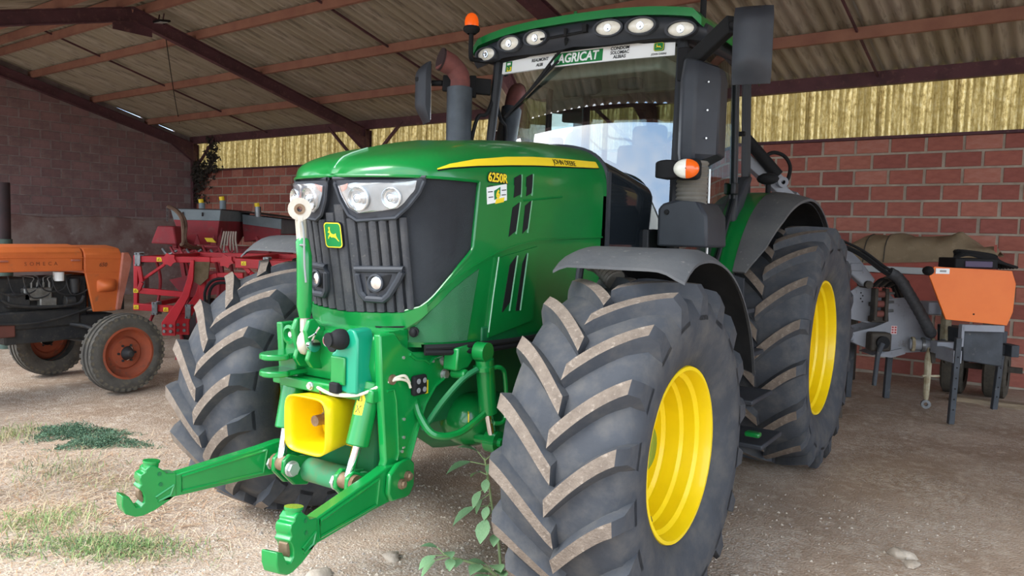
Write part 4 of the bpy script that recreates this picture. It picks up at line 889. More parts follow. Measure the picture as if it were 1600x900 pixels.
# casting between the plates
g = B(); g.prism([(-.80, 1.0), (-.83, 1.10), (-.81, 1.22), (-.77, 1.245), (-.62, 1.245), (-.62, 1.0)], 'x', -.29, .29); cast = g.build('linkage_frame', m_lk, TR, bevel=.012)
g = B(); g.b2((-.27, -.87, .955), (.24, -.80, 1.005)); g.b2((-.33, -.86, .96), (-.26, -.80, 1.0)); g.b2((.2, -.86, .95), (.3, -.74, 1.01)); g.build('cross_beam', m_lk, TR, bevel=.008)
q = B(); q.cyl((-.06, -.865, .982), (-.06, -.885, .982), .014, 6); q.cyl((-.06, -.865, .982), (-.06, -.876, .982), .019, 12); q.build('bolt', m_zinc, cast)
for x in (-.235, -.16):
    g = B(); g.lathe([(0, .03), (.03, .045), (.035, .03), (.015, .022), (.01, .001)], (x, -.815, 1.19), (0, -1, 0), 16); g.build('hose_port', m_lk, cast)
    q = B(); q.cyl((x, -.82, 1.19), (x, -.84, 1.19), .013, 8); q.build('port_plug', m_zinc, cast)
# clevis with two plates
g = B()
for z in (1.105, 1.03):
    pts = [(-.29, -.80), (-.15, -.80), (-.16, -.90)]+[(-.22+.075*math.cos(math.radians(a)), -.925+.075*math.sin(math.radians(a))) for a in range(0, -181, -30)]+[(-.29, -.88)]
    g.prism(pts, 'z', z-.013, z+.013)
g.b2((-.28, -.86, 1.02), (-.17, -.80, 1.115)); g.build('clevis', m_lk, TR, bevel=.006)
# top link bracket and top link
for x in (-.14, -.06):
    g = B(); g.prism([(-.80, 1.05), (-.87, 1.06), (-.90, 1.10), (-.885, 1.14), (-.90, 1.18), (-.91, 1.23), (-.89, 1.275), (-.86, 1.28), (-.83, 1.25), (-.80, 1.24)], 'x', x-.012, x+.012); g.build('top_link_bracket', m_lk, TR, bevel=.006)
g = B(); g.tube([(-.115, -.875, 1.63), (-.115, -.875, 1.615), (-.105, -.872, 1.55), (-.102, -.872, 1.33), (-.10, -.872, 1.28)], [.022, .030, .034, .034, .024], 14); tl = g.build('top_link', m_lk, TR)
g = B(); g.tube([(-.10, -.872, 1.285), (-.10, -.872, 1.22)], .02, 10); g.ball((-.10, -.872, 1.17), (.032, .036, .055), 12); g.build('link_end', mat('bare_casting', 'c9c2b4', .55, .3, col2='b0a797', scale=12), tl)
g = B(); g.tube([(-.117, -.876, 1.61), (-.125, -.878, 1.72)], [.022, .024], 10)
d_ = Vector((.75, -.65, 0)); g.lathe([(-.022, .022), (-.022, .050), (.022, .050), (.022, .022), (-.022, .022)], (-.128, -.88, 1.755), d_, 20); g.build('link_end', mat('bare_casting', 'c9c2b4', .55, .3, col2='b0a797', scale=12), tl)
q = B(); q.lathe([(-.026, .012), (-.026, .024), (.026, .024), (.026, .012)], (-.128, -.88, 1.755), d_, 14); q.build('link_ball', m_rusty, tl)
q = B(); q.tube(bez([(-.10, -.89, 1.70), (-.075, -.91, 1.69), (-.065, -.91, 1.64), (-.06, -.91, 1.52), (-.05, -.91, 1.44)], 5), .0045, 6); q.tube([(-.10, -.90, 1.60), (-.06, -.91, 1.60)], .005, 6); q.build('link_handle', mat('dull_wire', '8d918f', .5, .5), tl)
q = B(); q.cyl((-.05, -.875, 1.165), (-.02, -.885, 1.165), .028, 14); q.tube([(-.03, -.89, 1.19), (.0, -.89, 1.235), (.01, -.885, 1.25)], .006, 6); q.tube([(-.04, -.9, 1.2), (.0, -.9, 1.22)], .005, 6); q.build('linch_pin', m_chr, TR)
# electrics block and couplers
g = B(); g.prism([(.10, 1.0), (.10, 1.15), (.12, 1.16), (.165, 1.24), (.20, 1.262), (.235, 1.255), (.25, 1.22), (.25, .99), (.2, .985)], 'y', -.90, -.80); eb = g.build('coupler_block', m_teal, TR, bevel=.012)
q = B(); q.b2((.105, -.912, 1.02), (.19, -.90, 1.14)); q.build('cover_plate', m_lk, eb, bevel=.006)
q = B(); q.ball((.165, -.915, 1.215), (.045, .05, .045), 16); q.cyl((.15, -.93, 1.215), (.145, -.965, 1.215), .03, 14); q.build('coupler_cap', m_dblk, eb)
q = B(); q.cyl((.09, -.85, 1.18), (.088, -.89, 1.18), .03, 14); q.build('coupler', m_dblk, eb)
q = B(); q.cyl((.055, -.85, 1.195), (.053, -.885, 1.195), .026, 14); cp = q.build('coupler', m_zinc, eb); q = B(); q.cyl((.053, -.884, 1.195), (.052, -.892, 1.195), .017, 12); q.build('coupler_ring', mat('dull_red', '8e2a2c', .5), cp)
q = B(); q.b2((.115, -.93, .985), (.165, -.895, 1.03)); q.build('plug', m_dblk, eb, bevel=.006)
q = B(); q.tube(bez([(.0, -.885, .985), (.12, -.91, .975), (.24, -.885, .985), (.30, -.82, 1.02), (.335, -.76, 1.05), (.35, -.715, 1.055), (.35, -.685, 1.02)], 6), .007, 6); q.tube(bez([(.16, -.91, .98), (.25, -.87, .99), (.31, -.80, 1.03), (.345, -.75, 1.045), (.352, -.70, 1.03), (.352, -.68, 1.0)], 6), .006, 6); q.build('cable', mat('cream_cable', 'd8d2bc', .6), TR)
q = B(); q.cyl((.322, -.77, 1.045), (.335, -.77, 1.045), .022, 12); q.build('cable_clamp', m_rusty, TR)
# lift cylinders
for sg in (1, -1):
    a, b_, c2 = Vector((sg*.238, -.80, 1.03)), Vector((sg*.225, -.868, .765)), Vector((sg*.212, -.905, .63))
    g = B(); g.cyl(a, b_, .05, 20); lc = g.build('lift_cylinder', m_lk, TR, bevel=.006)
    g = B(); g.cyl(b_, c2, .02, 14); g.build('piston_rod', m_chr, lc)
    g = B(); g.cyl((sg*.17, -.90, .615), (sg*.26, -.90, .615), .035, 14); g.build('rod_eye', m_rusty, lc)
    if sg == 1:
        n_ = Vector((.35, -.93, 0)).normalized(); q = B()
        ax_ = (a-b_).normalized()
        def dec(u, v, w_):
            t = lerp(-.35, .55, u); return b_+ax_*lerp(.14, .24, v)+(Vector((math.sin(t), -math.cos(t), 0)))*(.0515 if w_ else .049)
        q.slab(dec, 6, 3); de = q.build('warning_decal', m_decy, lc)
        q = B()
        for k in range(3): q.tube([dec(*p_, 1) for p_ in ((.3, .6), (.5, .92), (.7, .6), (.3, .6))], .0022, 4) if k == 0 else q.tube([dec(*p_, 1) for p_ in (((.25, .1), (.75, .4)) if k == 1 else ((.25, .4), (.75, .1)))], .0022, 4)
        q.build('decal_print', m_ink, de)
    # lower arm: tapered beam, cast hook with latch
    P0 = Vector((sg*.315, -.735, .60)); P1 = Vector((sg*.425, -1.32, .575))
    dx = (P1-P0); L = Vector((dx.x, dx.y, 0)).length; dh = Vector((dx.x, dx.y, 0))/L; nh = Vector((-dh.y, dh.x, 0)); nh = nh if nh.x*1 > 0 else -nh
    def A(l, z, o): return P0+dh*l+nh*o+Vector((0, 0, z-.60))
    def plate(b, poly, o0, o1, mi=0):
        n = len(poly); vs = [A(l, z, o0) for l, z in poly]+[A(l, z, o1) for l, z in poly]
        tri = tessellate_polygon([[Vector((l, z, 0)) for l, z in poly]])
        b.add(vs, [tuple(t) for t in tri]+[tuple(n+i for i in reversed(t)) for t in tri]+[(i, (i+1) % n, n+(i+1) % n, n+i) for i in range(n)], mi)
    g = B(); plate(g, [(-.07, .57), (-.07, .63), (-.04, .665), (.02, .68), (.10, .685), (.20, .67), (.585, .625), (.60, .60), (.60, .54), (.57, .53), (.2, .535), (.06, .53), (-.03, .535)], -.026, .026); la = g.build('lower_arm', m_lk, TR, bevel=.01)
    for o in (.024, -.030):
        g = B(); g.tube([A(l, z, o+.003) for l, z in ((.16, .655), (.55, .612), (.55, .55), (.18, .552), (.16, .655))], .007, 6); g.build('arm_rib', m_lk, la)
    HKP = [(.776, .567), (.748, .556), (.737, .535), (.723, .508), (.705, .504), (.69, .519), (.69, .543), (.697, .564), (.712, .583), (.701, .596), (.708, .616), (.704, .635), (.686, .643), (.686, .654), (.667, .668), (.645, .664), (.615, .639), (.60, .622), (.56, .615), (.56, .515), (.57, .515), (.601, .498), (.646, .477), (.691, .465), (.727, .467), (.763, .487), (.776, .521)]
    hk = [(l+.015, z+.018) for l, z in HKP]
    g = B(); plate(g, hk, -.034, .034); ho = g.build('hook', m_lk, la, bevel=.010)
    g = B(); g.tube([A(.667, .67, 0), A(.664, .69, 0)], .030, 12); g.tube([A(.664, .69, 0), A(.663, .698, 0)], .034, 12); g.build('latch_cap', m_lk, ho)
    g = B(); plate(g, [(.705, .60), (.722, .585), (.722, .555), (.71, .535), (.702, .54), (.708, .565)], -.018, .018); g.build('latch', m_rusty, ho)
    g = B(); g.tube([A(l, z, .034) for l, z in ((.585, .585), (.60, .545), (.65, .53), (.66, .55), (.585, .585))], .006, 6); g.build('hook_rib', m_lk, ho)
    for (l, z) in ((.645, .645), (.64, .60)):
        q = B(); q.tube([A(l, z, .030), A(l, z, .038)], .008, 8); q.build('hook_pin', m_dgrn, ho)
    g = B(); plate(g, [(-.09, .56), (-.09, .66), (-.05, .69), (.05, .69), (.11, .66), (.12, .58), (.09, .54), (.0, .525), (-.06, .53)], .026, .05); pv = g.build('pivot_plate', m_lk, la, bevel=.008)
    for (l, z, r) in ((.03, .60, .022), (-.02, .62, .022)):
        q = B(); q.tube([A(l, z, .048), A(l, z, .064)], r, 10); q.tube([A(l, z, .063), A(l, z, .075)], r*.7, 6); q.build('bolt', m_rusty, pv)
    q = B(); q.tube([A(-.05, .67, .0), A(-.05, .73, .0)], .012, 8); q.tube([A(-.05, .73, 0), A(-.05, .738, 0)], .022, 10); q.build('stop_pin', m_zinc, la)
    # clevis ears on the cross tube
    for o in (.05, .115):
        g = B(); x = sg*(.30-o-.02); g.prism([(-.76, .53), (-.80, .50), (-.88, .52), (-.94, .585), (-.935, .64), (-.90, .665), (-.84, .64), (-.77, .63)], 'x', x-.011, x+.011); g.build('rocker_ear', m_lk, TR, bevel=.006)
    q = B(); q.cyl((sg*.14, -.90, .60), (sg*.125, -.90, .60), .030, 6); q.cyl((sg*.15, -.90, .60), (sg*.138, -.90, .60), .036, 16); q.build('pin_nut', m_zinc, TR)
    q = B(); q.cyl((sg*.275, -.90, .60), (sg*.287, -.90, .60), .028, 6); q.build('pin_nut', m_zinc, TR)
m_dirtgrn = mat('dirty_green', '3e8f62', .6, col2='7a6a4c', scale=7, mix=(.5, .75))
g = B(); g.cyl((-.30, -.79, .57), (.30, -.79, .57), .055, 20); g.build('cross_tube', m_dirtgrn, TR)
g = B(); g.b2((-.2, -.72, .58), (.2, -.6, 1.02)); g.build('gearbox', m_dgrn, TR, bevel=.02)
# yellow PTO guard
g = B()
def pto(u, v):
    a = 2*math.pi*u; k = lerp(1.0, .86, v); e = .42
    c_, s_ = math.cos(a), math.sin(a)
    return (lerp(.10, .09, v)-.10+k*.132*abs(c_)**e*(1 if c_ > 0 else -1), lerp(-.955, -.74, v), .832+k*.126*abs(s_)**e*(1 if s_ > 0 else -1))
g.grid(pto, 40, 4); pt = g.build('shaft_guard', m_yel, TR, ang=50)
sm_ = pt.modifiers.new('wall', 'SOLIDIFY'); sm_.thickness = .008; sm_.offset = -1
g = B(); g.b2((-.137, -.750, .708), (.118, -.738, .956)); g.build('guard_back', m_yel, pt)
g = B(); g.cyl((0, -.74, .84), (0, -.84, .84), .03, 14); g.cyl((0, -.84, .84), (0, -.90, .84), .024, 12); g.build('drive_shaft', m_rusty, TR)
g = B(); g.tube([(.0, -.84, .86), (.0, -.87, .97)], .006, 6); g.build('guard_chain', m_rusty, TR)
# ------------------------------------------------------------------ old orange tractor parked nose to the wall
OT = thing('vintage_tractor', 'old faded orange tractor with bare engine beside the sooty wall', 'tractor', (-5.68, 0, 0))
m_or = mat('faded_orange', 'd9733a', .5, col2='cb6635', scale=4, mix=(.35, .7), col3='b06a48', scale3=9, mix3=(.62, .72))
m_orp = mat('bleached_orange', 'b97866', .7, col2='a8614c', scale=5)
m_orw = mat('wheel_orange', 'a85234', .7, col2='8d4a35', scale=6, mix=(.35, .7), col3='6d4a3c', scale3=14)
m_otyre = mat('old_tyre', '5d5a54', .9, col2='4b4945', scale=7, col3='77705f', scale3=16, bump=.2)
m_eng = mat('oily_engine', '2b2c2e', .6, col2='3b3a38', scale=9, col3='4b463f', scale3=25)
m_alu = mat('cast_alloy', '8a8984', .5, .5, col2='6b6963', scale=14)
HX = .28
# bonnet: upper box, seams as separate panels
g = B(); g.prism([(-HX, 1.18), (-HX, 1.36), (-HX+.05, 1.415), (0, 1.44), (HX-.05, 1.415), (HX, 1.36), (HX, 1.18)], 'y', -1.2, .90); bo = g.build('bonnet', m_or, OT, bevel=.012)
g = B(); g.prism([(-HX, 1.15), (-HX, 1.35), (-HX+.05, 1.405), (0, 1.43), (HX-.05, 1.405), (HX, 1.35), (HX, 1.15)], 'y', .912, 1.30); g.build('nose_cowl', m_or, OT, bevel=.012)
for sg in (1, -1):
    g = B(); g.prism([(.92, 1.16), (1.30, 1.16), (1.235, .75), (1.00, .755)], 'x', sg*(HX-.03), sg*HX); sp_ = g.build('nose_side', m_or, OT, bevel=.008)
    g = B(); g.slab(lambda u, v, w_: Vector((sg*(HX-.01+.10*math.sin(math.pi*min(1, u*1.0))**.6*math.sin(math.pi*v)**.6*(1 if w_ else 0)), lerp(1.03, 1.24, u), lerp(.95, 1.09, v))), 10, 8); g.build('lamp_pod', m_or, sp_, ang=60)
    g = B(); g.prism([(1.30, 1.36), (1.37, 1.36), (1.40, 1.30), (1.37, 1.16), (1.27, .76), (1.225, .76)], 'x', sg*(HX-.02), sg*(HX+.025)); g.build('nose_shield', m_orp, OT, bevel=.012)
    g = B(); g.tube([(sg*(HX+.002), -1.2, 1.33), (sg*(HX+.002), .9, 1.31)], .006, 6); g.tube([(sg*(HX+.002), .92, 1.305), (sg*(HX+.002), 1.28, 1.295)], .006, 6); g.tube([(sg*(HX+.002), -1.2, 1.20), (sg*(HX+.002), .9, 1.185)], .006, 6); g.build('bonnet_crease', m_or, bo)
    for y in (.16, .82):
        q = B(); q.box((sg*(HX+.012), y, 1.285), (.02, .09, .018)); q.build('bonnet_catch', m_orp, bo, bevel=.005)
m_olet = mat('worn_lettering', '8a4a2c', .7)
for k, ch_ in enumerate('SOMECA'):
    text('lettering', ch_, .05, m_olet, bo, basis((HX+.003, .36+.055*k, 1.255), (0, 1, 0), (0, 0, 1)), .001)
text('lettering', '650', .055, m_olet, bo, basis((HX+.003, 1.10, 1.235), (0, 1, 0), (0, 0, 1)), .001, shear=.2, bold=.002)
g = B(); g.b2((-.22, 1.2, .75), (.22, 1.36, 1.34)); g.build('radiator_grille', m_eng, OT, bevel=.01)
# engine
g = B(); g.b2((-.16, -1.0, .70), (.16, 1.0, 1.12)); g.b2((-.22, .1, .62), (.22, .9, .80)); en = g.build('engine_block', m_eng, OT, bevel=.02)
g = B(); g.b2((.16, .36, .90), (.24, .62, 1.02)); g.b2((.17, .5, .82), (.25, .66, .92)); g.build('injection_pump', m_alu, en, bevel=.012)
for k in range(4):
    q = B(); q.cyl((.21, .44+.055*k, 1.02), (.21, .44+.055*k, 1.07), .012, 8); q.tube(bez([(.21, .44+.055*k, 1.07), (.20, .46+.05*k, 1.12), (.17, .3+.18*k, 1.14)], 5), .005, 5); q.build('injector_pipe', m_alu, en)
q = B(); q.cyl((.20, .70, 1.08), (.20, .70, 1.17), .05, 16); q.build('fuel_bowl', m_white, en)
q = B(); q.tube(bez([(.24, .16, .92), (.25, .28, .86), (.25, .6, .83), (.25, .86, .85), (.24, .92, .92)], 6), .016, 8); q.build('coolant_pipe', m_eng, en)
q = B(); q.b2((.16, .22, .84), (.24, .42, .98)); q.build('starter_motor', m_eng, en, bevel=.012)
q = B(); q.cyl((.2, .85, .95), (.2, .85, 1.1), .05, 12); q.build('oil_filter', m_eng, en, bevel=.008)
q = B(); q.cyl((.22, .74, .88), (.22, .84, .88), .05, 14); q.build('dynamo', m_eng, en, bevel=.008)
q = B()
for k in range(6):
    y0 = .1+.13*k; q.tube(bez([(.22, y0, 1.14), (.25, y0+.05, 1.0-.03*(k % 3)), (.24, y0+.22, .95+.04*(k % 2)), (.2, y0+.3, 1.1)], 5), .007, 5)
q.tube(bez([(.24, .1, .70), (.26, .4, .68), (.26, .7, .72), (.24, 1.0, .80)], 6), .012, 6); qo = q.build('hoses', m_eng, en); qo['kind'] = 'stuff'
g = B(); g.b2((.14, -1.2, .56), (.24, .28, .68)); g.b2((-.24, -1.2, .56), (-.14, .28, .68)); g.build('frame_beam', mat('red_brown_beam', '6e4238', .8, col2='5b3a34', scale=6), OT, bevel=.01)
g = B(); g.b2((-.2, .2, .48), (.2, 1.25, .72)); g.b2((-.62, .98, .42), (.62, 1.10, .52)); g.build('front_axle', m_eng, OT, bevel=.015)
g = B(); g.tube([(.62, 1.04, .52), (.3, .9, .62), (.1, .7, .66)], .022, 8); g.tube([(.60, .98, .44), (-.60, .98, .44)], .018, 8); g.build('steering_rod', m_eng, OT)
def otyre(cx, cy, sg, R, hw, rr, tag_):
    prof = [(-.8*hw, rr), (-1.0*hw, rr+.05), (-1.0*hw, R-.07), (-.86*hw, R-.02), (-.62*hw, R-.008), (-.60*hw, R-.022), (-.50*hw, R-.022), (-.48*hw, R-.002), (-.18*hw, R), (-.16*hw, R-.018), (.16*hw, R-.018), (.18*hw, R), (.48*hw, R-.002), (.50*hw, R-.022), (.60*hw, R-.022), (.62*hw, R-.008), (.86*hw, R-.02), (1.0*hw, R-.07), (1.0*hw, rr+.05), (.8*hw, rr)]
    g = B(); g.lathe(prof, (0, 0, 0), (1, 0, 0), 48); t = g.build('front_tyre' if R < .6 else 'rear_tyre', m_otyre, OT, ang=30); t.location = (cx, cy, R-.015)
    blk = B(); blk.b2((.66*hw, -.018, R-.05), (.93*hw, .018, R-.012)); bm2 = blk.mesh('tread_block', m_otyre, 0)
    for k in range(36):
        for s2 in (1, -1): inst(bm2, t, Matrix.Rotation(2*math.pi*k/36, 4, 'X') @ Matrix.Scale(s2, 4, (1, 0, 0)), 'tread_block')
    g = B(); o_ = hw*.8
    g.lathe([(sg*a, r) for a, r in ((o_+.01, rr+.03), (o_+.015, rr+.005), (o_-.03, rr-.01), (o_-.05, rr-.03), (o_-.06, rr*.7), (o_-.035, rr*.62), (o_-.03, .075), (o_-.01, .07))], (0, 0, 0), (1, 0, 0), 36); r_ = g.build('wheel_disc', m_orw, OT, ang=35); r_.location = t.location
    g = B(); g.lathe([(sg*a, r) for a, r in ((o_-.04, .075), (o_+.0, .06), (o_+.03, .045), (o_+.06, .03), (o_+.065, .001))], (0, 0, 0), (1, 0, 0), 16); g.build('hub', m_eng, r_)
    for k in range(6):
        a = math.pi/3*k; q = B(); p = Vector((sg*(o_-.035), .085*math.cos(a), .085*math.sin(a))); q.cyl(p, p+Vector((sg*.02, 0, 0)), .012, 6); q.build('wheel_nut', m_eng, r_)
otyre(.74, 1.05, 1, .395, .105, .235, 0); otyre(-.68, 1.02, -1, .395, .105, .235, 0)
g = B(); g.b2((-.3, -1.6, .55), (.3, -.9, 1.2)); g.build('gearbox', m_eng, OT, bevel=.03)
otyre(.80, -1.75, 1, .72, .19, .38, 0); otyre(-.80, -1.75, -1, .72, .19, .38, 0)
# ------------------------------------------------------------------ red cultivator and seed drill behind
CV = thing('cultivator', 'bright red cultivator frame with bolted clamps and yellow warning stickers', 'cultivator', (-6.015, 2.529, 0), .5885)
m_red = mat('implement_red', 'c2202c', .42, col2='ad1f29', scale=4, col3='8c3530', scale3=11, mix3=(.62, .75))
m_red2 = mat('dusty_red', '9c3038', .65, col2='82333a', scale=4, col3='7a5a55', scale3=9, mix3=(.58, .75))
m_galv = mat('clamp_steel', '8d9092', .4, .6, col2='6c6f70', scale=12)
def rbar(name, pts, w, h, par=CV, m=None):
    g = B()
    for a, b_ in zip(pts, pts[1:]): g.bar(a, b_, w, h)
    return g.build(name, m or m_red, par, bevel=.006)
rbar('frame_beam', [(-.70, 0, 1.232), (.24, 0, 1.245)], .075, .075); rbar('frame_beam', [(.24, 0, 1.245), (.55, 0, 1.262)], .06, .06)
rbar('frame_beam', [(.55, -.02, 1.218), (1.5, .1, 1.19)], .10, .115)
rbar('frame_upright', [(-.68, 0, 1.28), (-.685, 0, .60)], .05, .05); rbar('frame_strut', [(-.64, 0, .955), (-.33, 0, 1.175)], .035, .035)
rbar('frame_upright', [(-.64, -.03, 1.2), (-.60, -.03, .95), (-.64, -.03, .85)], .03, .05)
rbar('frame_rail', [(-.645, 0, .845), (-.088, 0, .81)], .06, .07); rbar('frame_rail', [(-.71, 0, .646), (-.066, 0, .622)], .075, .085)
for y in (0, .9):
    rbar('cross_member', [(-.65, y, 1.23), (-.65, y+.9, 1.23)], .07, .07); rbar('cross_member', [(.5, y, 1.24), (.5, y+.9, 1.24)], .07, .07); rbar('cross_member', [(-.68, y, .63), (-.68, y+.9, .63)], .06, .06)
rbar('frame_beam', [(-.70, 1.8, 1.232), (1.5, 1.8, 1.245)], .075, .075); rbar('frame_beam', [(-.70, .9, 1.2), (1.5, .9, 1.2)], .075, .075)
for x, y in ((-.255, -.02), (.443, -.02)):
    g = B(); pts = []
    for k in range(12): a = 2*math.pi*k/12+.26; r = .085 if k % 2 else .062; pts.append((x+r*1.15*math.cos(a), 1.236+r*math.sin(a)))
    g.prism(pts, 'y', y-.045, y-.028); g.build('star_plate', m_red, CV)
for o, yy in ((0, -.07), (.115, .05)):
    g = B(); g.prism([(.02+o, 1.24), (.06+o, 1.24), (.05+o, 1.0), (.0+o, .80), (-.17+o, .47), (-.17+o, .305), (-.33+o, .305), (-.34+o, .465), (-.09+o, .81), (-.02+o, 1.02)], 'y', yy-.015, yy+.015); lg = g.build('hitch_plate', m_red, CV, bevel=.004)
    for (x, z) in ((-.30, .36), (-.22, .36), (-.30, .43), (-.22, .43)):
        q = B(); q.cyl((x+o, yy-.012, z), (x+o, yy-.035, z), .02, 8); q.build('bolt', m_galv, lg)
g = B(); g.prism([(.03, 1.22), (.24, 1.22), (.22, 1.02), (.12, .93), (.04, .98)], 'y', -.05, -.035); g.build('gusset_plate', mat('muddy_plate', '6b5a44', .9, col2='57492f', scale=10), CV)
g = B(); g.tube(bez([(.22, -.1, .62), (.2, -.1, .85), (.30, -.1, 1.0), (.50, -.1, 1.02), (.58, -.1, .95)], 6), .018, 8); g.tube(bez([(.25, -.08, .62), (.25, -.08, .85), (.33, -.08, .96), (.50, -.08, .97)], 6), .018, 8); g.build('hydraulic_hose', m_dblk, CV)
rbar('hitch_arm', [(.10, .05, .6), (.12, .05, 1.0), (.3, .05, 1.05), (.62, .05, 1.06)], .05, .07); rbar('hitch_arm', [(.30, 0, 1.0), (.62, 0, .95), (.85, 0, .98)], .06, .08)
rbar('support_strut', [(.62, .0, 1.2), (.72, .0, 1.1), (.9, .1, .95)], .04, .05)
for (x, z, h) in ((-.64, 1.232, .17), (-.434, .632, .16), (-.026, .606, .18), (.93, 1.215, .17)):
    g = B(); g.b2((x-.035, -.06, z-h/2), (x+.035, -.045, z+h/2)); g.b2((x-.035, .045, z-h/2), (x+.035, .06, z+h/2)); cpl = g.build('clamp', m_galv, CV, bevel=.004)
    for dx in (-.02, .02):
        for dz in (-h*.4, h*.4):
            q = B(); q.cyl((x+dx, -.075, z+dz), (x+dx, .07, z+dz), .012, 8); q.build('clamp_bolt', m_galv, cpl)
for (x, z) in ((-.38, 1.236), (-.667, .643), (-.303, .622), (-.67, .845), (.66, 1.215)):
    q = B(); q.box((x, -.042 if x < .6 else -.064, z), (.06, .004, .05)); s_ = q.build('warning_sticker', m_decy, CV)
    q = B(); q.tube([(x-.018, -.046 if x < .6 else -.068, z-.012), (x, -.046 if x < .6 else -.068, z+.014), (x+.018, -.046 if x < .6 else -.068, z-.012), (x-.018, -.046 if x < .6 else -.068, z-.012)], .0025, 4); q.build('sticker_print', m_ink, s_)
# tines and a packer roller that carry the frame
for i in range(6):
    for j in range(2):
        x = -.6+.38*i+.19*j; y = .35+j*1.0
        g = B(); g.tube(bez([(x, y, 1.22), (x, y+.12, .95), (x, y+.02, .62), (x, y-.18, .42), (x, y-.12, .16), (x, y-.25, -.03)], 5), .022, 6); g.box((x, y-.2, .05), (.07, .03, .2), Matrix.Rotation(-.5, 3, 'X')); g.build('tine', m_red2, CV)
m_dark = mat('dark_implement', '2d2527', .8, col2='3b2a2c', scale=6)
g = B(); g.cyl((-.75, 1.6, .30), (1.6, 1.6, .30), .30, 20); rl = g.build('packer_roller', m_dark, CV)
for k in range(8):
    q = B(); q.lathe([(-.02, .28), (0, .325), (.02, .28)], (-.7+.32*k, 1.6, .30), (1, 0, 0), 20); q.build('roller_ring', m_dark, rl)
for x in (-.6, 1.4): rbar('roller_arm', [(x, 1.6, .3), (x, 1.7, 1.22)], .06, .08)
g = B(); g.prism([(-.5, .95), (.0, 1.08), (.25, 1.05), (.3, .8), (-.3, .72)], 'y', .5, .56); g.build('side_shield', m_red2, CV)
g = B(); g.box((-.75, .3, .90), (.12, .14, .18)); g.build('tool_box', m_galv, CV, bevel=.02)
# seed drill: two-tone hopper on a red frame
SD = thing('seed_drill', 'dusty red and grey seed hopper with yellow capped spouts by the back wall', 'seed drill', (-7.932, 4.255, 0), .5885)
m_hop = mat('hopper_grey', '7e8b90', .5, col2='6f7b80', scale=4)
g = B()
def hop(lv):
    vs = []
    for (x0, x1, y0, y1, z) in lv: vs += [(x0, y0, z), (x1, y0, z), (x1, y1, z), (x0, y1, z)]
    n = len(lv); return vs, [(i*4+j, i*4+(j+1) % 4, (i+1)*4+(j+1) % 4, (i+1)*4+j) for i in range(n-1) for j in range(4)]+[(3, 2, 1, 0), ((n-1)*4, (n-1)*4+1, (n-1)*4+2, (n-1)*4+3)]
g.add(*hop([(-.68, .03, 0, 1.3, 1.735), (-.72, .06, -.02, 1.32, 1.905)])); g.build('hopper_top', m_hop, SD, bevel=.008)
g = B(); g.add(*hop([(-.5, -.06, .15, 1.1, 1.36), (-.62, .0, .02, 1.27, 1.56), (-.68, .03, 0, 1.3, 1.737)])); g.build('hopper', m_red2, SD, bevel=.008)
g = B(); g.add(*hop([(-.735, .075, -.035, 1.335, 1.905), (-.735, .075, -.035, 1.335, 1.918)])); g.build('hopper_lid', m_dark, SD)
g = B(); g.prism([(.06, 1.86), (.72, 1.80), (.72, 1.55), (.1, 1.42)], 'y', .9, 2.0); g.build('rear_hopper', m_hop, SD, bevel=.01)
g = B(); g.prism([(.07, 1.70), (.715, 1.63), (.715, 1.52), (.1, 1.4)], 'y', .89, 2.01); g.build('rear_hopper_skirt', m_red2, SD, bevel=.01)
g = B(); g.box((.48, 1.4, 1.86), (.95, 1.2, .02), Matrix.Rotation(.10, 3, 'Y')); g.build('lid_flap', m_dark, SD)
for (x, y, z, h) in ((-.03, .3, 1.91, .15), (.46, .5, 1.84, .14), (-.6, .9, 1.91, .12)):
    g = B(); g.cyl((x, y, z-.02), (x, y, z+h), .05, 14); sp_ = g.build('vent_spout', m_hop if x < .4 else m_galv, SD)
    q = B(); q.cyl((x-.01, y, z+h), (x-.02, y, z+h+.06), .04, 12); q.build('spout_cap', m_decy, sp_)
for k in range(2):
    q = B(); q.cyl((-.52+.3*k, -.03, 1.80), (-.52+.3*k, -.03, 1.86), .012, 6); q.build('hopper_catch', m_dark, SD)
m_pipe = mat('seed_pipe', 'a89a8e', .6)
for k in range(6):
    q = B(); q.tube(bez([(.20+.035*k, -.25, 1.58), (.18+.04*k, -.28, 1.45), (.16+.05*k, -.3, 1.30), (.17+.05*k, -.3, 1.12)], 5), .014, 6); q.build('seed_pipe', m_pipe, SD)
for k in range(4):
    q = B(); q.prism([(-.3+.25*k-.3, 1.36), (-.2+.25*k-.3, 1.36), (-.25+.25*k-.3, 1.52)], 'y', -.04, -.02); q.build('stiffener', m_red2, SD)
q = B(); q.prism([(-.18, 1.47), (-.06, 1.47), (.0, 1.40), (-.14, 1.41)], 'y', -.06, -.03); q.build('calibration_plate', m_decy, SD)
g = B(); g.b2((-.7, .0, 1.2), (.8, .12, 1.32)); g.b2((-.7, 1.2, 1.2), (.8, 1.32, 1.32)); g.build('drill_frame', m_red2, SD, bevel=.01)
for x in (-.6, .0, .7):
    g = B(); g.bar((x, .05, 1.3), (x*.8, .15, 1.62 if x < .5 else 1.5), .05, .05); g.build('hopper_stay', m_red2, SD)
    g = B(); g.bar((x, .06, 1.25), (x, .4, .3), .06, .06); g.build('drill_leg', m_red2, SD)
    g = B(); g.lathe([(-.02, .30), (.02, .30)], (x, .4, .29), (1, 0, 0), 20, cap=True); g.build('disc_coulter', m_dark, SD)
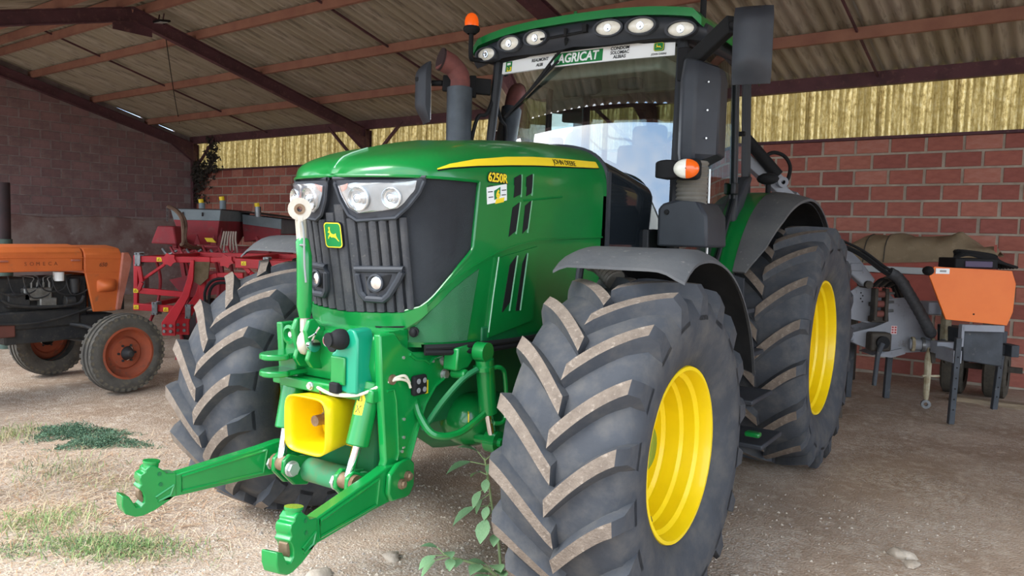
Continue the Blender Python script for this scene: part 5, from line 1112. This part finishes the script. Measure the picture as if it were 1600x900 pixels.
g = B(); g.tube(bez([(-.37, -.9, 1.92), (-.25, -.9, 1.86), (-.16, -.9, 1.72), (-.145, -.9, 1.42), (-.18, -.85, 1.37), (-.1, -.3, 1.3)], 5), .026, 6); g.tube(bez([(-.35, -.85, 1.92), (-.22, -.85, 1.84), (-.13, -.85, 1.70), (-.12, -.85, 1.40), (-.1, -.3, 1.3)], 5), .02, 6); mk = g.build('marker_arm', mat('rusty_arm', '77604f', .8, col2='5b4437', scale=9), SD)
for k in range(6):
    q = B(); q.lathe([(-.01, .012), (0, .02), (.01, .012)], (-.375, -.9, 1.90-.036*k), (1, 0, 0) if k % 2 else (0, 1, 0), 8); q.build('chain_link', m_galv, mk)
g = B(); g.prism([(-.70, 1.38), (-.60, 1.64), (-.36, 1.64), (-.32, 1.37)], 'y', -.72, -.45); g.build('side_box', m_red2, SD, bevel=.02)
g = B(); g.bar((-.45, -.5, 1.35), (-.45, .1, 1.28), .06, .06); g.bar((-.2, -.6, 1.36), (-.2, .1, 1.28), .05, .05); g.build('box_support', m_red2, SD)
for k in range(9):
    q = B(); x = -.65+.12*k; q.tube(bez([(x, -.45, 1.30+.03*(k % 3)), (x+.1, -.5, 1.22), (x+.22, -.45, 1.28+.02*(k % 2))], 4), .02, 6); q.build('drill_fitting', m_red2 if k % 3 else m_galv, SD)
# ------------------------------------------------------------------ hedge cutter behind the tractor
HC = thing('hedge_cutter', 'grey hydraulic hedge cutter with orange angular cover on dark stand legs', 'hedge cutter', (1.98, 5.581, 0), .5885)
m_hgry = mat('machine_grey', '9498a0', .5, col2='868a92', scale=4, col3='6d6a68', scale3=12, mix3=(.6, .75))
m_horg = mat('cover_orange', 'f07a2c', .45, col2='ea7226', scale=3)
m_leg = mat('leg_charcoal', '42474d', .6, col2='363a3f', scale=7, col3='6b6863', scale3=18, mix3=(.62, .75))
m_grease = mat('greasy_steel', '4a443c', .7, col2='35302b', scale=12)
GU = [(-.434, 1.46), (.307, 1.438), (.351, 1.319), (.342, 1.049), (.295, .92), (-.288, .962), (-.47, 1.368)]
g = B(); g.prism(GU, 'y', -.30, -.285); gu = g.build('cover', m_horg, HC, bevel=.004)
g = B(); n = len(GU)
g.add([(x, -.29, z) for x, z in GU]+[(x*.97, -.26, z) for x, z in GU], [(i, (i+1) % n, n+(i+1) % n, n+i) for i in range(n) if i not in (4,)]); g.build('cover_side', m_horg, gu, fix=True)
q = B(); q.box((-.352, -.303, 1.42), (.13, .005, .05)); lb = q.build('type_plate', m_white, gu)
q = B(); q.box((-.348, -.3065, 1.42), (.06, .002, .018)); q.build('plate_print', mat('faded_print', '9a9a98', .6), lb)
q = B(); q.ball((-.485, -.3, 1.42), (.05, .06, .045), 12); q.build('rubber_knob', m_dblk, HC)
q = B(); q.cyl((-.03, -.305, 1.02), (-.03, -.298, 1.02), .008, 8); q.build('cover_bolt', m_dblk, gu)
g = B(); g.b2((-.10, -.26, .85), (.30, -.2, .915)); g.b2((-.107, -.26, .70), (-.08, -.2, .915)); g.build('cover_bracket', m_hgry, HC, bevel=.004)
g = B(); g.prism([(-.04, .86), (.36, .84), (.37, .50), (-.02, .55)], 'y', -.16, .30); g.build('oil_tank', m_leg, HC, bevel=.012)
for (x0, z0, x1, y) in ((-.205, .80, -.225, -.38), (.655, .80, .605, .30)):
    g = B(); g.bar((x0, y, z0), (x1, y, -.02), .055, .045, upv=(0, 1, 0)); lg = g.build('stand_leg', m_leg, HC, bevel=.006)
    for k in range(6):
        q = B(); zz = .12+.1*k; xx = lerp(x1, x0, (zz+.02)/(z0+.02)); q.cyl((xx, y-.022, zz), (xx, y-.026, zz), .008, 8); q.build('leg_hole', m_dblk, lg)
    g = B(); g.b2((x0-.04, y-.01, .56), (x0+.04, y+.3 if y < 0 else y-.2, .68)); g.build('leg_socket', m_hgry if y < 0 else m_leg, HC, bevel=.006)
q = B(); q.lathe([(0, .02), (.006, .02), (.006, .01)], (.66, .275, .65), (0, -1, 0), 12); q.build('leg_pin', m_galv, HC)
g = B(); g.bar((.30, .1, .62), (.66, .28, .62), .1, .1); g.build('rear_beam', m_leg, HC, bevel=.006)
MP = [(-.574, 1.101), (-.377, 1.122), (-.263, 1.018), (-.059, .699), (-.051, .576), (-.356, .552), (-.461, .503), (-.836, .617), (-.931, .661), (-.943, .738), (-.694, .806), (-.545, .872)]
for y in (.28, .62):
    g = B(); g.prism(MP, 'y', y, y+.02); mp_ = g.build('frame_plate', m_hgry, HC, bevel=.004)
q = B(); q.prism([(-.40, .60), (-.70, .52), (-.5, .50), (-.36, .545)], 'y', .26, .6); q.build('lower_gusset', m_hgry, HC)
q = B(); q.box((-.487, .277, .785), (.06, .004, .085)); dcl = q.build('warning_sticker', mat('sticker_pink', 'e8cfcf', .6), HC)
for k in range(3):
    for j in range(2):
        q = B(); q.box((-.501+.028*j, .273, .76+.026*k), (.018, .003, .016)); q.build('sticker_print', mat('print_red', 'b8494a', .6), dcl)
g = B(); g.prism([(-.931, 1.146), (-.812, 1.234), (-.687, 1.214), (-.666, .857), (-.696, .833), (-.916, .882), (-1.3, .9), (-1.3, 1.1)], 'y', .38, .40); g.build('frame_plate', m_hgry, HC, bevel=.004)
for k in range(4):
    q = B(); q.cyl((-.80+.02*(k % 2), .385, 1.15-.03*k), (-.80+.02*(k % 2), .375, 1.15-.03*k), .008, 6); q.build('plate_hole', m_dblk, HC)
g = B(); g.prism([(-1.2, 1.72), (-1.03, 1.62), (-.887, 1.491), (-.723, 1.297), (-.76, 1.22), (-.81, 1.205), (-.986, 1.351), (-1.2, 1.45)], 'y', .24, .36); am = g.build('lift_arm', m_hgry, HC, bevel=.012)
q = B(); q.b2((-.99, .225, 1.38), (-.86, .245, 1.46)); q.build('arm_block', m_hgry, am, bevel=.008)
q = B(); q.cyl((-.80, .20, 1.245), (-.80, .40, 1.245), .04, 14); q.build('arm_pin', m_grease, am)
g = B(); g.b2((-.735, .2, .88), (-.70, .3, 1.21)); g.b2((-.625, .2, .88), (-.59, .3, 1.21)); g.b2((-.735, .24, .86), (-.59, .34, .92)); g.b2((-.735, .24, 1.02), (-.59, .34, 1.06)); kn = g.build('knuckle', m_grease, HC, bevel=.008)
for k in range(3):
    q = B(); q.cyl((-.70, .25, .95+.1*k), (-.62, .25, .95+.1*k), .035, 12); q.build('knuckle_pin', mat('oxide_pin', '7b4a42', .7), kn)
    q = B(); q.cyl((-.58, .25, .98+.09*k), (-.52, .25, .985+.09*k), .014, 8); q.build('grease_nipple', m_galv, kn)
for k in range(7):
    q = B(); a = k*.9; q.tube(bez([(-.72+.03*k, .3, 1.22), (-.66+.04*k, .25, 1.30+.02*math.sin(a)), (-.55+.03*k, .28, 1.24+.03*math.cos(a)), (-.45+.02*k, .35, 1.12)], 5), .016, 6); q.build('hydraulic_hose', m_grease if k % 2 else m_dblk, HC)
q = B(); q.b2((-.77, .15, .575), (-.56, .29, .765)); pb = q.build('gearbox_guard', m_grease, HC, bevel=.025, seg=3)
q = B(); q.cyl((-.66, .16, .67), (-.66, .12, .67), .065, 16); q.build('shaft_boss', m_dblk, pb)
q = B(); q.tube([(-.67, .13, .66), (-.72, .10, .55), (-.76, .06, .245)], [.03, .024, .022], 10); q.build('drive_shaft', m_leg, HC)
for k in range(2):
    q = B(); q.bar((-.70+.42*k, .75, .6), (-.70+.42*k, .78, -.02), .05, .06); q.build('prop_leg', m_leg, HC, bevel=.004)
q = B(); q.cyl((-.98, .29, .70), (-.90, .29, .70), .045, 12); q.build('pivot_pin', m_hgry, HC)
# thick sleeved hose bundle
pts = bez([(-1.5, .05, 1.80), (-1.22, .03, 1.675), (-.996, .0, 1.572), (-.767, 0, 1.416), (-.615, 0, 1.332), (-.486, 0, 1.159), (-.356, 0, .956), (-.24, .05, .80), (-.16, .2, .79)], 8)
g = B(); k0 = int(len(pts)*.42); g.tube(pts[k0:], [.052+.004*(i % 2) for i in range(len(pts)-k0)], 12); hs = g.build('hose_sleeve', mat('spiral_sleeve', '35373a', .6, col2='45474a', scale=30), HC)
for k in range(5):
    a = 2*math.pi*k/5; o = Vector((.02*math.cos(a), .035*math.sin(a), .03*math.sin(a+.6)))
    q = B(); q.tube([p+o for p in pts[:k0+3]], .014, 6); q.build('hydraulic_hose', m_dblk, hs)
g = B(); g.cyl((-.36, .2, .655), (-.05, .1, .655), .055, 16); g.build('pivot_tube', m_hgry, HC)
for k in range(4):
    q = B(); q.lathe([(-.014, .03), (-.014, .075), (.014, .075), (.014, .03)], (-.33+.085*k, .19-.03*k, .655), (1, -.3, 0), 16); q.build('pivot_collar', m_galv if k % 2 else mat('worn_cream', 'b5ad93', .7, col2='8a7d60', scale=14), HC)
for k in range(2):
    q = B(); q.prism([(-.22+.13*k, .63), (-.14+.13*k, .63), (-.15+.13*k, .49), (-.18+.13*k, .48)], 'y', .08, .12); q.build('hanger', m_grease, HC, bevel=.004)
q = B(); q.b2((-.223, -.06, .597), (-.02, .06, .717)); q.build('side_beam', m_hgry, HC, bevel=.006)
q = B(); q.b2((-.11, .35, .945), (.13, .55, 1.075)); q.build('valve_block', m_hgry, HC, bevel=.01)
q = B(); q.tube([(.05, .3, 1.10), (.02, .3, .9), (.03, .3, .7)], .02, 6); q.build('control_cable', m_dblk, HC)
q = B(); q.b2((-.06, .1, .7), (.0, .2, 1.0)); q.build('upright', mat('worn_cream', 'b5ad93', .7), HC, bevel=.006)
# hanging link with hand crank
m_cream = mat('worn_cream', 'b5ad93', .7)
q = B(); q.tube([(-.205, .10, .64), (-.200, .12, .56), (-.195, .13, .5), (-.190, .14, .16), (-.188, .14, .10)], [.02, .032, .036, .028, .02], 10); jl = q.build('hanging_link', m_cream, HC)
q = B(); q.lathe([(-.02, .02), (-.02, .045), (.02, .045), (.02, .02)], (-.188, .14, .055), (.3, 1, 0), 16); q.build('link_eye', m_galv, jl)
q = B(); q.tube([(-.25, .12, .345), (-.08, .12, .348)], .012, 8); q.build('crank_bar', m_cream, jl)
# black tray with hoses on top of the cover
q = B(); q.b2((-.19, -.22, 1.45), (.22, .08, 1.545)); q.build('hose_tray', m_dblk, HC, bevel=.01)
q = B(); q.b2((-.10, -.235, 1.462), (.16, -.215, 1.52)); q.build('tray_front', mat('purple_grey', '5a5068', .7), HC, bevel=.006)
for k in range(7):
    q = B(); z = 1.56+.006*k; q.tube(bez([(-.17+.02*k, -.15+.03*k, z-.02), (-.05, -.18+.03*k, z+.02), (.12+.03*k, -.16+.03*k, z-.015), (.33, -.14+.02*k, z-.06), (.48-.02*k, -.10+.02*k, 1.465-.003*k)], 5), .014, 6); q.build('hydraulic_hose', m_dblk, HC)
# boom folded up behind the cab
q = B(); q.cyl((-2.45, -.25, 2.83), (-1.93, -.25, 2.28), .055, 16); bc = q.build('boom_cylinder', m_dblk, HC)
q = B(); q.cyl((-1.93, -.25, 2.28), (-1.885, -.25, 2.23), .03, 10); q.lathe([(-.03, .02), (-.03, .05), (.03, .05), (.03, .02)], (-1.885, -.25, 2.215), (0, 1, 0), 16); q.build('cylinder_eye', m_hgry, bc)
q = B(); q.tube(bez([(-2.07, -.25, 2.45), (-1.98, -.25, 2.49), (-1.88, -.25, 2.46), (-1.82, -.25, 2.37), (-1.83, -.25, 2.26), (-1.87, -.25, 2.2)], 6), .018, 8); q.build('cylinder_hose', m_dblk, bc)
q = B(); q.bar((-2.6, -.15, 2.75), (-1.75, -.15, 2.05), .10, .13, upv=(0, 1, 0)); q.bar((-1.78, -.15, 2.1), (-1.15, .2, 1.58), .12, .14, upv=(0, 1, 0)); q.build('boom', m_hgry, HC, bevel=.008)
q = B(); q.prism([(-1.95, 2.27), (-1.85, 2.25), (-1.75, 2.05), (-1.85, 2.0)], 'y', -.2, -.1); q.build('boom_bracket', m_hgry, HC, bevel=.006)
# ------------------------------------------------------------------ small trailer under a tarpaulin, parked along the back wall
TL = thing('farm_trailer', 'red trailer with white rail behind the grey machine', 'trailer', S(-1.0, .7, 0), SA)
m_trd = mat('trailer_red', 'a8584c', .7, col2='944c42', scale=5)
q = B(); q.b2((-.72, -.32, 1.06), (.88, -.27, 1.32)); q.b2((-.72, .27, 1.06), (.88, .32, 1.5)); q.b2((-.72, -.32, 1.06), (-.67, .32, 1.5)); q.b2((.83, -.32, 1.06), (.88, .32, 1.55)); q.b2((-.72, -.32, 1.0), (.88, .32, 1.06)); q.build('trailer_body', m_trd, TL, bevel=.006)
q = B(); q.b2((-.73, -.33, 1.325), (.89, -.265, 1.40)); q.build('trailer_rail', mat('pale_rail', 'b9bfc0', .6), TL, bevel=.004)
q = B(); q.b2((-.73, -.325, 1.402), (.89, -.265, 1.47)); q.build('trailer_board', m_trd, TL)
q = B(); q.b2((.88, -.30, 1.3), (.905, -.27, 1.68)); q.build('corner_stake', m_trd, TL)
q = B(); q.b2((-.7, -.06, .86), (.86, .06, 1.0)); q.build('trailer_chassis', m_grease, TL)
q = B(); q.b2((.80, -.04, .3), (.90, .04, .9)); q.b2((.5, -.03, .28), (1.2, .03, .34)); q.build('trailer_axle', m_grease, TL)
m_moss = mat('mossy_tyre', '4f4a40', .95, col2='3f3b34', scale=18, bump=.5, bscale=60)
for x in (.96, .55):
    q = B(); q.lathe([(-.10, .16), (-.115, .24), (-.09, .29), (.09, .29), (.115, .24), (.10, .16)], (x, -.02, .275), (1, 0, 0), 28); w_ = q.build('trailer_tyre', m_moss, TL)
    q = B(); q.lathe([(-.08, .165), (-.05, .15), (-.05, .05), (.05, .05), (.05, .15), (.08, .165)], (x, -.02, .275), (1, 0, 0), 20); q.build('trailer_wheel', m_grease, TL)
q = B(); q.b2((-.6, -.05, -.02), (-.52, .05, .9)); q.build('trailer_prop', m_grease, TL)
tp = B()
tx = [-.74, -.61, -.43, -.07, .2, .36, .46, .53, .61, .77, .88, .92]; tz = [1.50, 1.66, 1.765, 1.765, 1.755, 1.775, 1.80, 1.815, 1.73, 1.64, 1.655, 1.60]
def tarp(u, v, w_=1):
    x = lerp(-.74, .92, u); top = interp(tx, tz, x)
    lo = interp([-.74, -.3, .36, .77, .92], [1.44, 1.445, 1.49, 1.55, 1.56], x)
    a = v*math.pi; y = -.345*math.cos(a); z = lo+(top-lo)*(math.sin(a)**.55)+.014*math.sin(14*u+5*v)*math.sin(a)+.012*math.sin(31*u-9*v)
    if v in (0, 1): z = lo-.01
    return Vector((x, y+.008*math.sin(20*u)*math.cos(a), z-(0 if w_ else .006)))
tp.slab(tarp, 44, 16); tpo = tp.build('tarpaulin', mat('khaki_canvas', '8b7a61', .9, col2='7a6b55', scale=4, col3='998970', scale3=9), None, ang=60)
tpo.location = S(-1.0, .7, 0); tpo.rotation_euler = (0, 0, SA); tag(tpo, 'crumpled khaki tarpaulin draped over the trailer', 'tarpaulin')
for k, x in enumerate((-.42, -.2)):
    q = B(); q.tube([tarp((x+.74)/1.66, v/10)+Vector((.06*(v/10 if k == 0 else v/10*.8), -.006, .004)) for v in range(0, 7)], .007, 5); q.build('tie_rope', m_grease, tpo)
# odd timber on the ground
def loc_w(x, y, z=0): c_, s_ = math.cos(.5885), math.sin(.5885); return Vector((1.98+x*c_-y*s_, 5.581+x*s_+y*c_, z))
q = B(); q.box((0, 0, .025), (.9, .14, .05)); po = q.build('plank', mat('weathered_wood', '9a8a74', .9, col2='7d6d58', scale=5, stretch=(1, 8, 8)), None, bevel=.004); po.location = S(.05, 1.25, -.01); po.rotation_euler = (0, 0, SA+.05); tag(po, 'weathered plank lying on the earth beside the trailer wheel', 'plank')
q = B(); q.box((0, 0, .075), (.16, .12, .15)); po = q.build('wood_block', mat('dark_wood', '4a4138', .9, col2='5b5046', scale=9), None, bevel=.008); po.location = loc_w(-1.30, -.25, -.015); po.rotation_euler = (0, 0, .8); tag(po, 'dark wooden chock on the ground behind the rear tyre', 'block')
# ------------------------------------------------------------------ floodlight, cable, creeper
fl_p = S(-11.0, 4.35, 4.78)
FL = thing('floodlight', 'small floodlight hanging under the rafter', 'floodlight', fl_p)
q = B(); q.box((0, 0, 0), (.26, .18, .03), Matrix.Rotation(.15, 3, 'X')); q.build('lamp_body', m_dblk, FL, bevel=.006)
q = B(); q.box((0, -.002, -.017), (.20, .13, .006), Matrix.Rotation(.15, 3, 'X')); q.build('lamp_glass', mat('frosted_lamp', 'd6dde0', .3), FL)
for x in (-.06, .06):
    q = B(); q.bar((x, 0, 0), (x, .02, .12), .012, .02); q.build('lamp_stirrup', m_steel, FL)
q = B(); pts = [S(lerp(-11.0, -17.15, k/20), lerp(4.3, .5, k/20), lerp(4.78, 4.0, k/20)-.12*math.sin(math.pi*k/20)) for k in range(21)]; q.tube(pts, .008, 5); tag(q.build('power_cable', m_dblk), 'thin dark cable sagging from the floodlight to the corner', 'cable')
m_vine = mat('dead_creeper', '2f2d2a', .9, col2='413d36', scale=14)
vb = B(); rnd = random.Random(3)
for k in range(900):
    a = rnd.random(); 
    if rnd.random() < .55: s = SL+.15+abs(rnd.gauss(0, .35)); z = rnd.uniform(2.2, 3.2) if rnd.random() < .5 else rnd.gauss(3.0, .12)
    else: s = SL+.95+rnd.gauss(0, .13); z = rnd.uniform(2.95, 3.8)
    if s < SL+.05 or z > 3.8: continue
    p = S(s, .05+rnd.uniform(0, .1), z); d = Vector((rnd.gauss(0, 1), rnd.gauss(0, .4), rnd.gauss(0, 1))).normalized()*rnd.uniform(.03, .10); n_ = Vector((rnd.gauss(0, 1), -1, rnd.gauss(0, 1))).cross(d).normalized()*rnd.uniform(.012, .035)
    vb.add([p-d, p+n_, p+d, p-n_], [(0, 1, 2, 3)])
vo = vb.build('creeper', m_vine, None, ang=0, fix=False); vo['kind'] = 'stuff'; vo['label'] = 'dead dark creeper clinging to the corner of the back wall'; vo['category'] = 'creeper'
PO = thing('green_post', 'faded green metal post standing beside the sooty wall', 'post', (-8.55, 1.52, 0))
q = B(); q.cyl((0, 0, -.02), (0, 0, 1.42), .09, 16); q.build('post_lower', mat('faded_green', '4c5f57', .8, col2='3f4f49', scale=5), PO); q = B(); q.cyl((0, 0, 1.42), (0, 0, 2.15), .075, 16); q.build('post_upper', m_dark, PO)
# ------------------------------------------------------------------ stones, gravel, straw, weeds
m_stone = mat('pale_stone', 'c0b4a4', .95, col2='a89b8b', scale=12, bump=.3)
def stone(seed, r):
    rn = random.Random(seed); b = B(); b.ball((0, 0, 0), 1, 10)
    vv = []
    for v in b.v:
        k = 1+.22*math.sin(3*v.x+seed)*math.cos(2.3*v.y+seed*2)+.12*math.sin(5*v.z+3*v.x); vv.append(Vector((v.x*r*k*1.3, v.y*r*k, v.z*r*k*.55)))
    b.v = vv; return b
STN = [(2.06, 1.40, .055, 'flat pale stone on the bare earth right of the rear tyre'), (2.12, 1.30, .036, 'small pale stone touching the flat stone'), (-.11, -.28, .045, 'rounded pale stone on the gravel under the linkage arm'), (-.23, -.66, .05, 'pale stone beside the raised hook on the gravel')]
for i, (x, y, r, lab) in enumerate(STN):
    o = stone(i+1, r).build('stone', m_stone, None, ang=50); o.location = (x, y, gz(x, y)+r*.3); o.rotation_euler = (0, 0, i*1.3); tag(o, lab, 'stone')
sm = [stone(20+i, 1).mesh('pebble', m_stone, 50) for i in range(4)]
rnd = random.Random(11); k = 0
while k < 26:
    x, y = rnd.uniform(-4.5, 3.2), rnd.uniform(-2.0, 4.5)
    if abs(abs(x)-1.09) < .5 and abs(y) < .6: continue
    if abs(abs(x)-1.03) < .5 and abs(y-2.9) < .6: continue
    r = rnd.uniform(.010, .022); o = inst(sm[k % 4], None, None, 'pebble'); o.location = (x, y, gz(x, y)+r*.25); o.scale = (r, r, r); o.rotation_euler = (0, 0, rnd.uniform(0, 6)); tag(o, 'small pale pebble loose on the earth floor', 'pebble', 'loose pebbles on the earth floor'); k += 1
gr = B(); rnd = random.Random(5)
OCT = [(1, 0, 0), (0, 1, 0), (-1, 0, 0), (0, -1, 0), (0, 0, 1)]
for k in range(9000):
    x, y = rnd.uniform(-3.4, 2.4), rnd.uniform(-2.2, 2.2)
    if k > 4500: x, y = rnd.gauss(-.6, .9), rnd.gauss(-.6, .7)
    r = abs(rnd.gauss(.004, .003))+.002; z = gz(x, y)-.001; a = rnd.uniform(0, 6); c_, s_ = math.cos(a)*r, math.sin(a)*r
    o = len(gr.v); gr.v += [Vector((x+c_*1.3, y+s_*1.3, z)), Vector((x-s_, y+c_, z)), Vector((x-c_*1.1, y-s_*1.1, z)), Vector((x+s_, y-c_, z)), Vector((x+rnd.uniform(-.3, .3)*r, y, z+r*.9))]
    gr.f += [(o, o+1, o+4), (o+1, o+2, o+4), (o+2, o+3, o+4), (o+3, o, o+4)]; gr.m += [rnd.choice((0, 0, 1))]*4
go = gr.build('gravel', [m_stone, mat('grey_gravel', '9a9086', .95)], None, ang=0, fix=False); go['kind'] = 'stuff'; go['label'] = 'fine pale gravel scattered over the earth'; go['category'] = 'gravel'
# dry straw litter
sw = B(); rnd = random.Random(9)
def blade(b, x, y, z, L, lean, az, w_, mi=0, bend=.5):
    d = Vector((math.cos(az), math.sin(az), 0)); s_ = Vector((-d.y, d.x, 0))*w_
    p0 = Vector((x, y, z)); p1 = p0+d*L*lean*.4+Vector((0, 0, L*.55*(1-lean*.5))); p2 = p0+d*L*lean+Vector((0, 0, L*(1-lean*.85)*(1-.2*bend)))
    b.add([p0-s_, p0+s_, p1+s_*.7, p1-s_*.7, p2], [(0, 1, 2, 3), (3, 2, 4)], mi)
for k in range(8500):
    x, y = rnd.gauss(-2.3, .75), rnd.gauss(-.95, .5)
    if k % 3 == 0: x, y = rnd.uniform(-4.6, -.8), rnd.uniform(-1.9, .3)
    L = rnd.uniform(.02, .12); a = rnd.uniform(0, 6.3); z = gz(x, y)+rnd.uniform(.001, .012); w_ = rnd.uniform(.0008, .0017)
    d = Vector((math.cos(a), math.sin(a), rnd.uniform(-.05, .25))); s_ = Vector((-math.sin(a), math.cos(a), 0))*w_; p = Vector((x, y, z))
    sw.add([p-s_, p+s_, p+d*L+s_, p+d*L-s_], [(0, 1, 2, 3)], rnd.choice((0, 0, 1)))
so_ = sw.build('straw', [mat('dry_straw', 'd9c4a6', .9), mat('brown_straw', 'bd9470', .9)], None, ang=0, fix=False); so_['kind'] = 'stuff'; so_['label'] = 'dry straw litter lying over the ground'; so_['category'] = 'straw'
m_gr = [mat('grass_green', '7f9a5c', .8), mat('grass_dry', 'b8ab80', .85), mat('grass_dark', '5a7350', .8)]
def tuft(name, lab, cx, cy, rx, ry, n, L, mix_, seed, lean=(.35, 1.15), rot=0):
    rn = random.Random(seed); b = B()
    for k in range(n):
        u, v = rn.gauss(0, .45), rn.gauss(0, .45); x0, y0 = u*rx, v*ry; x = x0*math.cos(rot)-y0*math.sin(rot); y = x0*math.sin(rot)+y0*math.cos(rot)
        blade(b, x, y, gz(cx+x, cy+y)-.004, rn.uniform(.5, 1.2)*L, rn.uniform(*lean), rn.uniform(0, 6.3), rn.uniform(.0013, .0030), rn.choice(mix_))
    o = b.build(name, m_gr, None, ang=0, fix=False); o.location = (cx, cy, 0); o['kind'] = 'stuff'; o['label'] = lab; o['category'] = 'grass'; return o
tuft('grass_clump', 'fresh green grass clump below the raised right hook', -1.35, -1.06, .50, .20, 1500, .095, (0, 0, 0, 1, 2), 1, rot=.59)
tuft('grass_clump', 'pale green tuft amid straw on the yard edge', -2.0, -1.10, .36, .26, 560, .12, (0, 0, 1), 2, rot=.59)
tuft('grass_clump', 'sparse grey green grass between straw and dark weeds', -2.78, -.62, .42, .34, 260, .12, (0, 1, 2), 3, rot=.59)
tuft('grass_clump', 'low green sprig at the very edge of the straw', -1.72, -1.42, .20, .12, 200, .07, (0, 2), 4, rot=.59)
tuft('grass_clump', 'thin dry grass leading toward the far front tyre', -2.15, -.38, .6, .16, 260, .09, (0, 1, 1), 5, rot=.59)
tuft('grass_clump', 'dry pale grass beside the dark weed mats', -4.05, -.40, .3, .35, 300, .13, (0, 1), 6, rot=.59)
m_weed = [mat('weed_blue_green', '5e7d66', .85), mat('weed_dark', '4a664f', .85), mat('weed_light', '779372', .85)]
def weedmat(lab, cx, cy, rx, ry, n, seed):
    rn = random.Random(seed); b = B()
    for k in range(n):
        a = rn.uniform(0, 6.3); q = math.sqrt(rn.random())*(1 if rn.random() < .8 else 1.3); lob = .72+.28*math.sin(3*a+seed)+.16*math.sin(7*a+2*seed); x0, y0 = rx*q*lob*math.cos(a), ry*q*lob*math.sin(a); x = x0*math.cos(.59)-y0*math.sin(.59); y = x0*math.sin(.59)+y0*math.cos(.59)
        h = .12*max(0, 1-q*q)*(.6+.4*math.sin(17*x0)*math.cos(23*y0))+.008; z = gz(cx+x, cy+y)+rn.uniform(0, h); d = Vector((rn.gauss(0, 1), rn.gauss(0, 1), rn.uniform(.0, 1.4))).normalized()*rn.uniform(.008, .02); s_ = d.cross(Vector((rn.gauss(0, 1), rn.gauss(0, 1), rn.gauss(0, 1)))).normalized()*rn.uniform(.002, .0045)
        p = Vector((x, y, z)); b.add([p-d*.3, p+s_, p+d, p-s_], [(0, 1, 2, 3)], rn.choice((0, 0, 1, 2)))
    o = b.build('weed_mat', m_weed, None, ang=0, fix=False); o.location = (cx, cy, 0); o['kind'] = 'stuff'; o['label'] = lab; o['category'] = 'weed'; return o
weedmat('larger low dark green weed mat spreading on bare earth', -3.72, -.06, .42, .24, 7000, 1); weedmat('smaller dark green weed mat nearer the front tyre', -3.22, -.10, .38, .21, 5500, 2)
# leafy plants beside the front tyre
m_leaf = mat('leaf_green', '86ab7d', .6, col2='76a06e', scale=14); m_stem = mat('stem_green', '8ba070', .7)
def leafmesh():
    b = B(); pts = [(0, .0), (.10, .18), (.30, .34), (.52, .36), (.74, .24), (1.0, 0)]
    vs = []; 
    for (x, w_) in pts: vs += [(x, -w_, .10*math.sin(x*3)+.10*w_), (x, 0, .10*math.sin(x*3)-.02), (x, w_, .10*math.sin(x*3)+.10*w_)]
    b.add(vs, [(i*3+j, i*3+j+1, (i+1)*3+j+1, (i+1)*3+j) for i in range(len(pts)-1) for j in range(2)]); return b.mesh('leaf', m_leaf, 60, fix=False)
LF = leafmesh()
def plant(lab, base, pts, leaves, seed):
    rn = random.Random(seed); P = thing('weed_plant', lab, 'plant', base, 0)
    st_ = bez(pts, 6); q = B(); q.tube(st_, [lerp(.008, .004, i/(len(st_)-1)) for i in range(len(st_))], 6); q.build('stem', m_stem, P)
    for (t, az, L, el) in leaves:
        p = st_[int(t*(len(st_)-1))]; d = Vector((math.cos(az)*math.cos(el), math.sin(az)*math.cos(el), math.sin(el))); pe = p+d*L*.6
        q = B(); q.tube([p, pe], .003, 5); q.build('leaf_stalk', m_stem, P)
        o = inst(LF, P, None, 'leaf'); s_ = Vector((-math.sin(az), math.cos(az), 0)); d2 = Vector((math.cos(az)*math.cos(el-.7), math.sin(az)*math.cos(el-.7), math.sin(el-.7)))
        o.matrix_local = basis(pe, d2, s_) @ Matrix.Diagonal((L, L*.85, L, 1))
    return P
W = math.pi
plant('tall broad leaved weed rising beside the near front tyre', (.45, -.09, gz(.45, -.09)-.01), [(0, 0, 0), (.0, -.03, .16), (-.02, -.06, .33), (-.03, -.08, .46), (-.04, -.11, .60)],
      [(.98, 3.9, .10, .9), (.98, 6.0, .10, .7), (.93, 4.0, .13, .25), (.93, 5.6, .11, .3), (.86, 3.0, .08, .1), (.84, 5.2, .07, -.2), (.78, 4.4, .09, -.4), (.70, 4.2, .08, -.5), (.62, 4.9, .07, -.3), (.56, 4.0, .14, .0), (.5, 4.9, .12, -.3), (.45, 5.9, .10, .0), (.36, 5.2, .08, .2)], 1)
plant('low sprawling broad leaved weed on gravel beside the tall weed', (.50, -.16, gz(.5, -.16)-.01), [(0, 0, 0), (-.04, -.06, .07), (-.08, -.16, .13), (-.11, -.24, .17), (-.13, -.29, .20)],
      [(.98, 3.9, .08, .8), (.95, 5.6, .08, .7), (.95, 4.4, .10, .2), (.85, 4.0, .11, -.2), (.8, 5.3, .08, .3), (.62, 5.0, .07, .5), (.5, 4.2, .08, .3), (.3, 4.9, .11, .6), (.22, 5.6, .12, .8), (.2, 4.0, .10, .9), (.1, 4.6, .13, .5), (.06, 5.4, .14, .9), (.05, 3.6, .10, .6)], 2)
